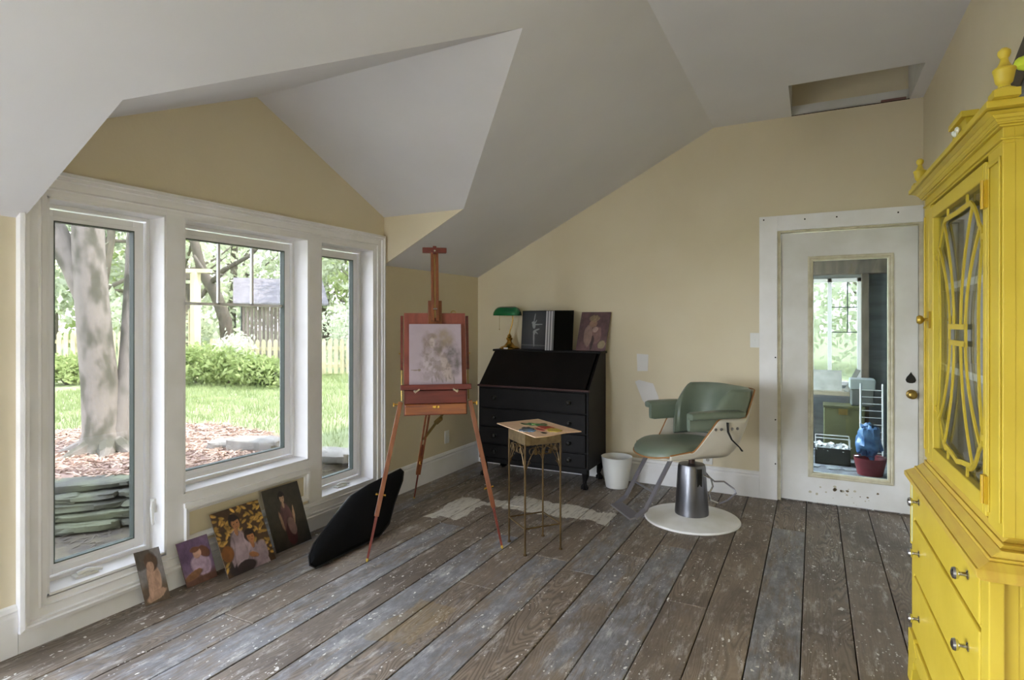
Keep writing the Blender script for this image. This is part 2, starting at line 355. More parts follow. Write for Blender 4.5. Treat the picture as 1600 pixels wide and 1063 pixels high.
# filler patches on the plaster
def patch(pts): b.prism([(x, YB+.001, z) for x, z in pts], (0, -.0035, 0), 1)
patch([(-1.35, 1.10), (-1.25, 1.095), (-1.255, .955), (-1.345, .95)])
patch([(-1.365, .86), (-1.33, .875), (-1.21, .85), (-1.165, .74), (-1.16, .655), (-1.26, .66), (-1.3, .70)])
struct(b.build('wall_back', [WALL, PATCH]))
b = MB(); b.box(XR, XR+.12, YF, YB, 0, FZ+.02); struct(b.build('wall_right', WALL))
b = MB()
for a in ((WX, -2.75, 0, FZ), (-2.05, XR+.12, 0, FZ), (-2.75, -2.05, 0, .12), (-2.75, -2.05, 2.3, FZ)): b.box(a[0], a[1], YF-.12, YF, a[2], a[3])
struct(b.build('wall_front', WALL))
# --- ceiling
b = MB(); zs = lambda x: KZ+(x-XL)*SL
q = lambda pts: b.add(pts, [tuple(range(len(pts)))])
xB = XL+(EZ-KZ)/SL; xR = XL+(RZ-KZ)/SL; xC = -.72
q([(XL-.1, YF, zs(XL-.1)), (XL-.1, D0, zs(XL-.1)), (XL, D0, KZ), (xB, D0, EZ), (xR, DM, RZ), (xC, DM, FZ), (xC, YF, FZ)])
q([(XL-.1, YB, zs(XL-.1)), (xC, YB, FZ), (xC, DM, FZ), (xR, DM, RZ), (xB, D1, EZ), (XL, D1, KZ), (XL-.1, D1, zs(XL-.1))])
q([(WX, D0, EZ), (WX, DM, RZ), (xR, DM, RZ), (xB, D0, EZ)]); q([(WX, D1, EZ), (xB, D1, EZ), (xR, DM, RZ), (WX, DM, RZ)])
hx0, hx1, hy0 = -.15, .60, 4.27
q([(xC, YF, FZ), (xC, YB, FZ), (hx0, YB, FZ), (hx0, hy0, FZ), (hx0, YF, FZ)])
q([(hx0, YF, FZ), (hx0, hy0, FZ), (hx1, hy0, FZ), (XR, hy0, FZ), (XR, YF, FZ)]); q([(hx1, hy0, FZ), (hx1, YB, FZ), (XR, YB, FZ), (XR, hy0, FZ)])
cl = struct(b.build('ceiling', CEIL, fixn=False))
b = MB(); ht = FZ+.55
b.box(hx0-.05, hx0, hy0-.05, YB+.15, FZ+.001, ht, 1); b.box(hx1, hx1+.05, hy0-.05, YB+.15, FZ+.001, ht, 1)
b.box(hx0, hx1, hy0-.05, hy0, FZ+.001, ht, 1); b.box(hx0, hx1, YB+.06, YB+.12, FZ+.09, ht, 0); b.box(hx0-.05, hx1+.05, hy0-.05, YB+.15, ht, ht+.04, 0)
b.box(hx0, hx1, YB+.03, YB+.12, FZ-.001, FZ+.085, 1); b.box(hx1-.17, hx1-.02, YB+.006, YB+.03, FZ, FZ+.024, 2); b.box(hx0, hx1, YB, YB+.03, FZ, FZ+.006, 3)
struct(b.build('trim_1', [WALL, OLDWHITE, mat('pink_insulation', srgb('#8E6E6A'), .9), mat('dark_gap', srgb('#3A2A22'), .9)]))
# --- roof outside (casts the house shadow)
b = MB(); ov = .3
b.add([(XL-ov, YF-.3, zs(XL-ov)+.2), (XL-ov, D0-.15, zs(XL-ov)+.2), (xC, D0-.15, FZ+.22), (xC, YF-.3, FZ+.22)], [(0, 1, 2, 3)])
b.add([(XL-ov, D1+.15, zs(XL-ov)+.2), (XL-ov, YB+.3, zs(XL-ov)+.2), (xC, YB+.3, FZ+.22), (xC, D1+.15, FZ+.22)], [(0, 1, 2, 3)])
b.add([(xC, YF-.3, FZ+.22), (xC, YB+.3, FZ+.22), (XR+.4, YB+.3, ht+.15), (XR+.4, YF-.3, ht+.15)], [(0, 1, 2, 3)])
b.add([(XL-.5, D0-.25, EZ+.0), (XL-.5, DM, RZ+.2), (xC, DM, FZ+.25), (xC, D0-.25, FZ+.22)], [(0, 1, 2, 3)])
b.add([(XL-.5, D1+.25, EZ+.0), (XL-.5, DM, RZ+.2), (xC, DM, FZ+.25), (xC, D1+.25, FZ+.22)], [(0, 1, 2, 3)])
struct(b.build('trim_2', SHINGLE, fixn=False))

# --- baseboards
def bboard(name, p0, p1, n, h=.205, t=.022):
    """moulded board from p0 to p1 (xy), n = inward normal"""
    n = Vector((*n, 0)); a = Vector((*p0, 0)); c = Vector((*p1, 0)); pr = [(0, .001), (t, .001), (t, h-.045), (t*.75, h-.03), (t*.95, h-.022), (t*.6, h-.006), (.004, h), (0, h)]
    bb = MB(); bb.prism([a+n*u+Vector((0, 0, z)) for u, z in pr], c-a); return struct(bb.build(name, WHITE))
bboard('baseboard_left', (XL, YF), (XL, 1.183), (1, 0)); bboard('baseboard_left', (XL, 3.493), (XL, YB), (1, 0))
bboard('baseboard_back', (XL, YB), (-.378, YB), (0, -1)); bboard('baseboard_right', (XR, YF), (XR, 4.9), (-1, 0), .15, .015)
# --- window casing: stepped moulding frame round all three windows
b = MB(); xf = XL
def casing_ring(y0, y1, z0, z1, w, steps, mi=0):
    """mitred moulding; steps: (distance from the outer edge, projection)"""
    for k in range(len(steps)-1):
        (d0, h0), (d1, h1) = steps[k], steps[k+1]
        o = [(y0+d0, z0+d0), (y1-d0, z0+d0), (y1-d0, z1-d0), (y0+d0, z1-d0)]; i = [(y0+d1, z0+d1), (y1-d1, z0+d1), (y1-d1, z1-d1), (y0+d1, z1-d1)]
        vs = [(xf+h0, y, z) for y, z in o]+[(xf+h1, y, z) for y, z in i]
        b.add(vs, [(j, (j+1) % 4, 4+(j+1) % 4, 4+j) for j in range(4)], mi)
st = [(0, 0), (0, .036), (.016, .040), (.020, .030), (.034, .034), (.038, .022), (.070, .020), (.078, .026), (.084, .018), (.100, .018), (.102, .0)]
casing_ring(1.185, 3.49, .085, 2.03, 0, st)
b.box(XL, XL+.017, 1.807, 1.897, .19, 1.92); b.box(XL, XL+.017, 2.747, 2.847, .19, 1.92)       # mullion casings
b.box(XL, XL+.017, 1.23, 1.287, .19, 1.92); b.box(XL, XL+.017, 3.38, 3.44, .19, 1.92); b.box(XL, XL+.017, 1.23, 3.44, 1.92, 1.96); b.box(XL, XL+.017, 1.23, 3.44, .15, .19)
b.box(XL, XL+.022, 1.185, 3.49, 0.001, .086)
# panel beneath the middle window
b.box(XL, XL+.017, 1.897, 2.747, .40, .472); b.box(XL, XL+.006, 1.897, 2.747, .19, .40, 1)
casing_ring(1.897, 2.747, .21, .405, 0, [(0, .018), (.006, .032), (.016, .03), (.022, .018), (.034, .014), (.036, .006)])
b.box(XL+.006, XL+.03, 1.897, 2.747, .40, .425)
struct(b.build('trim_3', [WHITE, WALL]))
# --- windows
FX = -3.06
def window(num, y0, y1, z0, z1, sash=True, grid=False, crank=None, lever=False):
    root = thing('window_%d' % num, (FX, (y0+y1)/2, z0), None, None); root['kind'] = 'structure'
    f = MB()   # jamb liner
    for a in ((y0, y0+.012, z0, z1), (y1-.012, y1, z0, z1), (y0, y1, z0, z0+.012), (y0, y1, z1-.012, z1)): f.box(WX+.005, XL+.0165, *a)
    fr = .03
    for a in ((y0+.012, y0+fr, z0+.012, z1-.012), (y1-fr, y1-.012, z0+.012, z1-.012), (y0+fr, y1-fr, z0+.012, z0+fr), (y0+fr, y1-fr, z1-fr, z1-.012)): f.box(-3.11, -3.045, *a)
    struct_ = f.build('window_frame', WHITE, root, bevel=.002)
    s = MB(); o, w = fr+.004, .05
    a0, a1, b0, b1 = y0+o, y1-o, z0+o, z1-o
    for a in ((a0, a0+w, b0, b1), (a1-w, a1, b0, b1), (a0+w, a1-w, b0, b0+w), (a0+w, a1-w, b1-w, b1)): s.box(-3.10, -3.062, *a)
    for a in ((a0+.03, a0+w+.004, b0+.03, b1-.03), (a1-w-.004, a1-.03, b0+.03, b1-.03), (a0+w, a1-w, b0+.03, b0+w+.004), (a0+w, a1-w, b1-w-.004, b1-.03)): s.box(-3.062, -3.054, *a)
    s.build('sash', VINYL, root, bevel=.002)
    k = MB(); g = .005
    c0, c1, e0, e1 = a0+w, a1-w, b0+w, b1-w
    for a in ((c0, c0+g, e0, e1), (c1-g, c1, e0, e1), (c0, c1, e0, e0+g), (c0, c1, e1-g, e1)): k.box(-3.09, -3.053, *a)
    k.build('gasket', GASKET, root)
    p = MB(); p.box(-3.082, -3.078, c0, c1, e0, e1); p.build('glass_pane', PANE, root)
    if grid:
        m_ = MB(); zz = 1.478
        m_.box(-3.088, -3.072, c0, c1, zz-.008, zz+.008)
        for j in (1, 2): y = c0+(c1-c0)*j/3; m_.box(-3.088, -3.072, y-.007, y+.007, zz, e1)
        m_.build('grille', VINYL, root)
    if crank:
        y = crank; c = MB(); z = z0+.012
        c.lathe([(.022, 0), (.022, .012), (.014, .02)], (-2.99, y, z), 14, sx=1.0)
        c.tube([(-2.99, y-.035, z+.014), (-2.985, y, z+.022), (-2.975, y+.035, z+.018), (-2.968, y+.06, z+.012)], [.010, .012, .008, .007], 10)
        c.box(-3.01, -2.97, y-.05, y+.045, z, z+.01)
        c.build('crank_handle', WHITEP, root, smooth=True)
    if lever:
        c = MB(); y = y1-.012; c.box(-3.02, -2.99, y-.012, y, .40, .47); c.tube([(-3.0, y-.014, .455), (-2.985, y-.026, .43), (-2.98, y-.024, .36), (-2.985, y-.018, .345)], [.007, .009, .008, .006], 8)
        c.build('lock_lever', WHITEP, root, smooth=True)
    return root
window(1, 1.287, 1.807, .195, 1.92, crank=1.47, lever=True)
window(2, 1.897, 2.747, .472, 1.92, grid=True)
window(3, 2.847, 3.38, .19, 1.92, crank=3.10)
# unseen window added behind the viewer for fill daylight
CLEAR = glassmat('clear_glass', (.96, .97, .96))
root = thing('window_4', (-2.4, YF-.06, .12), None, None); root['kind'] = 'structure'
f = MB()
for a in ((-2.75, -2.68, .12, 2.3), (-2.12, -2.05, .12, 2.3), (-2.68, -2.12, .12, .19), (-2.68, -2.12, 2.23, 2.3)): f.box(a[0], a[1], YF-.11, YF-.03, a[2], a[3])
f.build('window_frame', WHITE, root); f = MB(); f.box(-2.68, -2.12, YF-.072, YF-.068, .19, 2.23); f.build('glass_pane', CLEAR, root)

for num, X_, y0, y1, z0, z1 in ((6, XL-.09, -1.8, .95, .2, 1.74),):  # out-of-view left wall window, added to bring in more daylight
    root = thing('window_%d' % num, (X_, (y0+y1)/2, z0), None, None); root['kind'] = 'structure'; f = MB(); m2 = (y0+y1)/2
    for a in ((y0, y0+.06, z0, z1), (y1-.06, y1, z0, z1), (y0+.06, y1-.06, z0, z0+.06), (y0+.06, y1-.06, z1-.06, z1), (m2-.03, m2+.03, z0+.06, z1-.06)): f.box(X_-.03, X_+.03, *a)
    f.build('window_frame', WHITE, root); f = MB(); f.box(X_-.002, X_+.002, y0+.06, y1-.06, z0+.06, z1-.06); f.build('glass_pane', CLEAR, root)
# --- door and casing
b = MB(); t_ = .02
b.box(-.377, -.249, YB-t_, YB, 0.001, 2.19); b.box(-.249, XR-.001, YB-t_, YB, 2.075, 2.19)
for (x, z) in ((-.345, 2.165), (-.06, 2.15), (.15, 2.15), (.53, 2.15), (-.262, .62), (-.262, 1.1), (-.262, .28)): b.lathe([(.006, 0), (.006, .0015)], (x, YB-t_, z), 8, (0, -1, 0), 1)
struct(b.build('trim_4', [WHITE, BLACKM], bevel=.002))
b = MB(); b.box(-.249, -.235, YB-.005, YB+.12, .001, 2.075); b.box(-.235, XR, YB+.0, YB+.12, 2.06, 2.075); b.box(-.236, -.226, YB+.0, YB+.028, .001, 2.06); b.box(.655, XR, YB+.001, YB+.12, .001, 2.06)
struct(b.build('trim_5', [DOORTRIM], bevel=.002))
door = thing('door_1', (.21, 4.965, 0), None, None); door['kind'] = 'structure'
dy0, dy1 = 4.945, 4.985; gx0, gx1, gz0, gz1 = -.005, .472, .235, 1.835
b = MB()
for a in ((-.224, gx0, .012, 2.052), (gx1, .652, .012, 2.052), (gx0, gx1, .012, gz0), (gx0, gx1, gz1, 2.052)): b.box(a[0], a[1], dy0, dy1, a[2], a[3])
for i in range(26):   # knocked and peeling patches near the foot
    x = .16+random.gauss(0, .09)+.06; z = .10+random.gauss(0, .028); r = random.uniform(.002, .011)
    b.prism([(x+r*math.cos(k)*random.uniform(.7, 1.5), dy0+.0004, max(z+r*math.sin(k), .02)) for k in np.linspace(0, 5.6, 7)], (0, -.0008, 0), 1 if i % 4 else 2)
b.build('door_slab', [OLDWHITE, mat('bare_door_patch', srgb('#B4AD98'), .7), mat('chipped_door_core', srgb('#6B5D46'), .8)], door)
b = MB()
def yring(X0, X1, Z0, Z1, yf, steps):
    for k in range(len(steps)-1):
        (d0, h0), (d1, h1) = steps[k], steps[k+1]
        o = [(X0+d0, Z0+d0), (X1-d0, Z0+d0), (X1-d0, Z1-d0), (X0+d0, Z1-d0)]; i = [(X0+d1, Z0+d1), (X1-d1, Z0+d1), (X1-d1, Z1-d1), (X0+d1, Z1-d1)]
        b.add([(x, yf-h0, z) for x, z in o]+[(x, yf-h1, z) for x, z in i], [(j, (j+1) % 4, 4+(j+1) % 4, 4+j) for j in range(4)])
yring(-.04, .507, .2, 1.87, dy0, [(0, 0), (0, .012), (.008, .016), (.018, .012), (.022, .018), (.034, .010), (.037, -.02)])
b.build('glazing_bead', [DOORTRIM], door)
b = MB(); b.box(gx0-.004, gx1+.004, 4.962, 4.966, gz0-.004, gz1+.004); b.build('glass_pane', PANED, door)
b = MB(); kx, kz = .613, .862
b.lathe([(.033, 0), (.033, .005), (.026, .01), (.012, .014), (.011, .03), (.022, .036), (.029, .046), (.029, .056), (.02, .064), (.008, .066)], (kx, dy0, kz), 20, (0, -1, 0)); b.build('door_knob', BRASSD, door, smooth=True)
b = MB(); sp = [(0, .045), (.010, .028), (.026, .008), (.033, -.012), (.026, -.028), (.010, -.034), (-.010, -.034), (-.026, -.028), (-.033, -.012), (-.026, .008), (-.010, .028)]
b.prism([(kx-.004+x*.95, dy0, .975+z) for x, z in sp], (0, -.008, 0)); b.build('lock_cover', BLACKM, door, bevel=.002)
# switches and outlets
def plate(name, c, n, w, h, label, cat, slots=0, toggle=False):
    c = Vector(c); n = Vector(n); u = Vector((0, 0, 1)).cross(n); r = thing(name, c, label, cat)
    m_ = MB(); m_.obox(c+n*.003, u*w/2, n*.003, Vector((0, 0, h/2))); m_.build('cover_plate', WHITEP, r, bevel=.002)
    if toggle: m_ = MB(); m_.obox(c+n*.011, u*.005, n*.006, Vector((0, -.001, .009))); m_.build('toggle', WHITEP, r)
    for i in range(slots):
        z = (.022, -.022)[i]; m_ = MB(); m_.lathe([(.015, 0), (.015, .002), (.013, .003)], c+n*.006+Vector((0, 0, z)), 16, n)
        k = m_.build('socket', mat('grey_socket', srgb('#B7B3AC'), .5), r); m_ = MB()
        for dx in (-.006, .006): m_.obox(c+n*.0095+Vector((0, 0, z))+u*dx, u*.0012, n*.0006, Vector((0, 0, .005)))
        m_.build('slot', BLACKM, k)
plate('light_switch', (-.412, YB, 1.23), (0, -1, 0), .066, .115, 'white toggle light switch on cream wall left of the glazed door', 'light switch', toggle=True)
plate('wall_outlet', (-.765, YB-.0005, .275), (0, -1, 0), .075, .12, 'double wall outlet in white plate above baseboard behind the salon chair', 'outlet', slots=2)
plate('blank_wall_plate', (XL, 4.371, .335), (1, 0, 0), .07, .115, 'narrow white plate on left wall behind the easel legs', 'wall plate')

# ================================================================== FURNITURE
# ---- black slant-front desk
dk = thing('slant_front_desk', (-2.13, 4.67, 0), 'black slant-front writing desk with drawers standing in the corner', 'desk')
x0, x1, yf, yb = -2.655, -1.615, 4.445, 4.895
zb, zm, zt, yt = .165, .815, 1.12, 4.74
b = MB()
prof = [(yf+.01, zb), (yf+.01, zm), (yt, zt-.02), (yb, zt-.02), (yb, zb)]
for x in (x0+.004, x1-.024): b.prism([(x, y, z) for y, z in prof], (.02, 0, 0))
b.box(x0+.02, x1-.02, yb-.02, yb-.005, zb, zt-.02); b.box(x0+.02, x1-.02, yf+.02, yb-.02, zb+.002, zb+.02); b.box(x0+.02, x1-.02, yf+.012, yb-.02, zm-.025, zm-.008)
b.box(x0+.02, x1-.02, yf+.04, yf+.05, zb+.02, zm-.01)
for z in (.30, .455, .62): b.box(x0+.02, x1-.02, yf+.012, yf+.045, z-.006, z+.006)
b.build('carcass', BLACKW, dk, bevel=.003)
b = MB(); b.box(x0-.006, x1+.008, yt-.02, yb+.004, zt-.02, zt); b.build('top_board', BLACKW, dk, bevel=.004)
b = MB(); nrm = Vector((0, -(zt-.02-zm), yt-yf-.01)).normalized(); a = Vector((0, yf+.004, zm)); c = Vector((0, yt-.012, zt-.022))
b.prism([Vector((x0+.03, 0, 0))+a, Vector((x0+.03, 0, 0))+c, Vector((x0+.03, 0, 0))+c-nrm*-.012, Vector((x0+.03, 0, 0))+a-nrm*-.012], (x1-x0-.06, 0, 0)); b.build('slant_lid', BLACKW, dk, bevel=.002)
b = MB(); b.box(x0-.004, x1+.004, yf-.008, yf+.02, zm-.012, zm+.004); b.build('lid_moulding', BLACKR, dk, bevel=.003)
def dknob(par, x, z):
    k = MB(); k.lathe([(.019, 0), (.019, .003), (.008, .006), (.008, .014), (.018, .02), (.018, .027), (.010, .032)], (x, yf, z), 14, (0, -1, 0)); return k.build('knob', BLACKM, par, smooth=True)
for z0_, z1_ in ((.626, .79), (.462, .614), (.308, .448), (.186, .294)):
    b = MB(); b.box(x0+.028, x1-.028, yf, yf+.03, z0_, z1_); dr = b.build('drawer', BLACKW, dk, bevel=.003)
    for x in (x0+.17, x1-.17): dknob(dr, x, (z0_+z1_)/2)
b = MB(); b.box(x0+.02, x1-.02, yf+.005, yf+.02, zb-.03, zb+.012); b.build('apron', BLACKW, dk)
b = MB(); b.lathe([(.008, 0), (.008, .004)], (x1-.33, yf-.0005, .43), 12, (0, -1, 0)); b.build('keyhole_cover', CHROME, dk)
for x, y in ((x0+.05, yf+.05), (x1-.05, yf+.05), (x0+.05, yb-.05), (x1-.05, yb-.05)):
    b = MB(); s_ = -1 if x < -2.1 else 1; o_ = -1 if y < 4.6 else .3
    b.tube([(x, y, zb+.01), (x+s_*.01, y+o_*.012, .12), (x-s_*.004, y-o_*.002, .06), (x+s_*.004, y+o_*.01, .035)], [.036, .03, .017, .016], 10)
    b.lathe([(.012, 0), (.026, .008), (.03, .022), (.022, .036), (.012, .042)], (x+s_*.006, y+o_*.014, 0), 14)
    for k in range(3): a_ = -PI/2+(k-1)*.8; b.tube([(x+s_*.006+.01*math.cos(a_), y+o_*.014+.01*math.sin(a_), .05), (x+s_*.006+.03*math.cos(a_), y+o_*.014+.03*math.sin(a_), .03), (x+s_*.006+.034*math.cos(a_), y+o_*.014+.034*math.sin(a_), .006)], [.008, .008, .003], 6)
    b.build('claw_foot', BLACKW, dk, smooth=True)
# ---- bankers lamp
lp = thing('desk_lamp', (-2.52, 4.79, zt), 'brass bankers lamp with a green glass shade on the black desk', 'lamp')
LX, LYp = -2.52, 4.79
b = MB(); b.lathe([(.082, 0), (.084, .008), (.07, .022), (.045, .032), (.032, .05), (.02, .065), (.018, .08), (.026, .09), (.028, .10), (.016, .112), (.02, .12), (.012, .132), (.008, .14)], (LX, LYp, zt+.0005), 28, sx=1.15); b.build('lamp_base', BRASS, lp, smooth=True)
b = MB(); b.tube([(LX, LYp, zt+.135), (LX+.006, LYp, zt+.17), (LX+.022, LYp+.005, zt+.22), (LX+.03, LYp+.012, zt+.27), (LX+.028, LYp+.012, zt+.31), (LX+.02, LYp, zt+.335), (LX, LYp-.01, zt+.34)], .0055, 10); b.build('lamp_stem', BRASS, lp, smooth=True)
def shade_mesh():
    m_ = MB(); n1, n2 = 22, 12; W_, r_ = .128, .068; vs = []
    for i in range(n1+1):
        u = i/n1*2-1; x = W_*u; k = (1-abs(u)**6)**.5 if abs(u) < 1 else 0; k = max(k, .0)
        for j in range(n2+1):
            a_ = PI*j/n2; vs.append((x, -r_*(.55+.45*k)*math.cos(a_), (r_+.014)*(.08+.92*k)*math.sin(a_)))
    fs = [(i*(n2+1)+j, i*(n2+1)+j+1, (i+1)*(n2+1)+j+1, (i+1)*(n2+1)+j) for i in range(n1) for j in range(n2)]
    m_.add(vs, fs); return m_
m_ = shade_mesh(); m_.v = [(LX-.015+x, LYp-.012+y, 1.432+z) for x, y, z in m_.v]; sh = m_.build('lamp_shade', GREENG, lp, smooth=True, fixn=False)
md = sh.modifiers.new('s', 'SOLIDIFY'); md.thickness = .003
b = MB(); b.tube([(LX-.09, LYp-.03, 1.44), (LX-.09, LYp-.03, 1.31)], .0012, 5); b.lathe([(.003, 0), (.004, .006), (.002, .012)], (LX-.09, LYp-.03, 1.298), 8); b.build('pull_chain', BRASSD, lp)
b = MB(); b.box(LX-.012, LX+.03, LYp-.093, LYp-.09, zt+.004, zt+.018); b.build('label', WHITEP, lp)

# ---- painted canvases ------------------------------------------------
def blend(img, m_, c): return img*(1-m_[..., None])+np.array(c)*m_[..., None]
def ell(u, v_, cx, cy, rx, ry, ang=0, soft=.18):
    ca_, sa = math.cos(ang), math.sin(ang); dx, dy = u-cx, v_-cy; X_ = (dx*ca_+dy*sa)/rx; Y_ = (-dx*sa+dy*ca_)/ry
    d = np.sqrt(X_**2+Y_**2); return np.clip((1+soft/2-d)/soft, 0, 1)
def fbm(shape, oct_=4, seed=0, base=4):
    r = np.random.default_rng(seed); out = np.zeros(shape); amp = 1; tot = 0
    for o in range(oct_):
        k = base*2**o; g = r.random((k+2, k+2)); ys = np.linspace(0, k, shape[0]); xs = np.linspace(0, k, shape[1])
        yi = ys.astype(int); xi = xs.astype(int); fy = (ys-yi)[:, None]; fx = (xs-xi)[None]; fy = fy*fy*(3-2*fy); fx = fx*fx*(3-2*fx)
        out += amp*((g[yi][:, xi]*(1-fx)+g[yi][:, xi+1]*fx)*(1-fy)+(g[yi+1][:, xi]*(1-fx)+g[yi+1][:, xi+1]*fx)*fy); tot += amp; amp *= .55
    return out/tot
H = lambda h: np.array(srgb(h))
def canvas(name, BL, BR, TL, fn, label, cat, thick=.004, parent=None, nx=64, seed=1, edge=EDGEC):
    BL, BR, TL = map(Vector, (BL, BR, TL)); U = BR-BL; Vv = TL-BL; n = U.cross(Vv).normalized(); ny = int(nx*Vv.length/U.length)
    uu, vv = np.meshgrid(np.linspace(0, 1, nx), np.linspace(0, 1, ny)); img = np.clip(fn(uu, vv, seed), 0, 1)
    vs = [BL+U*float(uu[j, i])+Vv*float(vv[j, i]) for j in range(ny) for i in range(nx)]
    m_ = MB(); m_.add(vs, [(j*nx+i, j*nx+i+1, (j+1)*nx+i+1, (j+1)*nx+i) for j in range(ny-1) for i in range(nx-1)])
    c = [BL, BR, BR+Vv, TL]; m_.add(c+[p-n*thick for p in c], [(0, 4, 5, 1), (1, 5, 6, 2), (2, 6, 7, 3), (3, 7, 4, 0), (7, 6, 5, 4)], 1)
    o = m_.build(name, [PAINT, edge], parent, org=tuple((BL+BR)/2) if parent is None else (0, 0, 0), fixn=False)
    a_ = o.data.color_attributes.new('paint', 'FLOAT_COLOR', 'POINT'); arr = np.ones((len(m_.v), 4), np.float32); arr[:nx*ny, :3] = img.reshape(-1, 3); arr[nx*ny:, :3] = .2
    a_.data.foreach_set('color', arr.ravel())
    if label: tag(o, label, cat)
    return o
def smear(u, v_, seed, a=.02): s = u.shape; return u+(fbm(s, 3, seed, 8)-.5)*a*2, v_+(fbm(s, 3, seed+9, 8)-.5)*a*2
def tex(img, seed, amt=.5, base=12):
    sh_ = img.shape[:2]; f1 = fbm(sh_, 4, seed, base); f2 = fbm(sh_, 3, seed+50, 5); gy_, gx_ = np.gradient(img.mean(2)); rel = np.clip((gx_-gy_)*-6, -.12, .12)
    k = 1+amt*(f1-.5)*1.3+amt*(f2-.5)*.9; return np.clip(img*k[..., None]+rel[..., None]*img*2, 0, 1)
def child(img, u, v_, cx, top, s, skin, hair, cloth, legs=None, lean=0, asp=1):
    """small painted child figure, head near (cx, top)"""
    if legs is not None:
        for d in (-.05, .05): img = blend(img, ell(u, v_, cx+lean*1.6+d*s*2, top-.78*s, .045*s, .22*s), legs)
    img = blend(img, ell(u, v_, cx+lean, top-.42*s, .17*s, .30*s, lean), cloth)
    img = blend(img, ell(u, v_, cx+lean-.15*s, top-.40*s, .045*s, .2*s, -.25), np.array(cloth)*.8); img = blend(img, ell(u, v_, cx+lean+.15*s, top-.40*s, .045*s, .2*s, .25), np.array(cloth)*1.1)
    img = blend(img, ell(u, v_, cx+lean*.3, top-.14*s, .035*s, .06*s), skin)
    img = blend(img, ell(u, v_, cx, top+.01*s, .105*s, .105*s*asp), hair); img = blend(img, ell(u, v_, cx+.01*s, top-.025*s, .072*s, .085*s*asp), skin)
    img = blend(img, ell(u, v_, cx+.01*s, top+.045*s, .085*s, .035*s), hair)
    for d in (-.03, .035): img = blend(img, ell(u, v_, cx+.01*s+d*s, top-.02*s, .010*s, .007*s), np.array(hair)*.6)
    img = blend(img, ell(u, v_, cx+.012*s, top-.068*s, .018*s, .007*s), np.array(skin)*.55+np.array([.08, 0, 0]))
    return img
def art_sitting(u, v_, s):
    u, v_ = smear(u, v_, s); img = np.ones(u.shape+(3,))*H('#7A7576'); img = blend(img, np.clip((.45-v_)*6, 0, 1), H('#5C4C3D')); img = blend(img, ell(u, v_, .2, .85, .5, .2), H('#4A423C'))
    sk = H('#A88672'); img = blend(img, ell(u, v_, .55, .45, .27, .28), sk); img = blend(img, ell(u, v_, .5, .14, .42, .09, .15), sk*.9); img = blend(img, ell(u, v_, .35, .3, .09, .22, -.3), sk*1.1)
    img = blend(img, ell(u, v_, .56, .76, .26, .17), H('#4A3428')); img = blend(img, ell(u, v_, .5, .68, .15, .1), sk*.85); return tex(img, s)
def art_violet(u, v_, s):
    u, v_ = smear(u, v_, s); img = np.ones(u.shape+(3,))*H('#7C6684'); img = blend(img, ell(u, v_, .2, .8, .6, .4, 0, .9), H('#6A5274')); img = blend(img, np.clip((.3-v_)*6, 0, 1), H('#6B4A40'))
    img = blend(img, ell(u, v_, .6, .4, .32, .24, -.3), H('#B49CB4')); img = blend(img, ell(u, v_, .3, .22, .3, .09, .2), H('#7F5A40')); img = blend(img, ell(u, v_, .78, .66, .2, .12, -.5), H('#6B4434'))
    img = blend(img, ell(u, v_, .55, .67, .13, .11), H('#C49A88')); img = blend(img, ell(u, v_, .5, .76, .15, .06), H('#7A4E38')); return tex(img, s)
def art_corn(u, v_, s):
    img = np.ones(u.shape+(3,))*H('#4A3526'); r = np.random.default_rng(3)
    for k in range(130): img = blend(img, ell(u, v_, r.random(), r.random()**.75, .055, .022, r.uniform(-1, 1), .5), H('#C69A4C')*r.uniform(.45, 1.15))
    u, v_ = smear(u, v_, s); img = blend(img, ell(u, v_, .35, .1, .3, .17), H('#2A2024'))
    c = H('#A4909A'); img = child(img, u, v_, .40, .78, 1.1, H('#B47C55'), H('#241B1C'), c, None, -.02)
    img = child(img, u, v_, .62, .50, 1.05, H('#A86F48'), H('#2A1C1A'), c*.85, None, .03); img = blend(img, ell(u, v_, .80, .22, .10, .16), c*.8); img = blend(img, ell(u, v_, .12, .35, .12, .12), H('#7A4A22'))
    img = blend(img, ell(u, v_, .4, .08, .2, .09), H('#2E2024')); img = blend(img, ell(u, v_, .6, .2, .1, .04, -.4), H('#A06A44')); return tex(img, s)
def art_dark(u, v_, s):
    u, v_ = smear(u, v_, s, .012); img = np.ones(u.shape+(3,))*H('#35322C'); img = blend(img, ell(u, v_, .5, .5, .45, .5, 0, 1), H('#413C33'))
    img = child(img, u, v_, .46, .82, .85, H('#A98A72'), H('#241C1A'), H('#6B4A4A'), None, .02)
    img = blend(img, ell(u, v_, .52, .22, .14, .2), H('#4E2A2C')); img = blend(img, ell(u, v_, .57, .33, .10, .15, .3), H('#8A6E68')); img = blend(img, ell(u, v_, .33, .45, .035, .16, .15), H('#A08068')); img = blend(img, ell(u, v_, .68, .5, .03, .15, -.15), H('#B09078')); return tex(img, s)
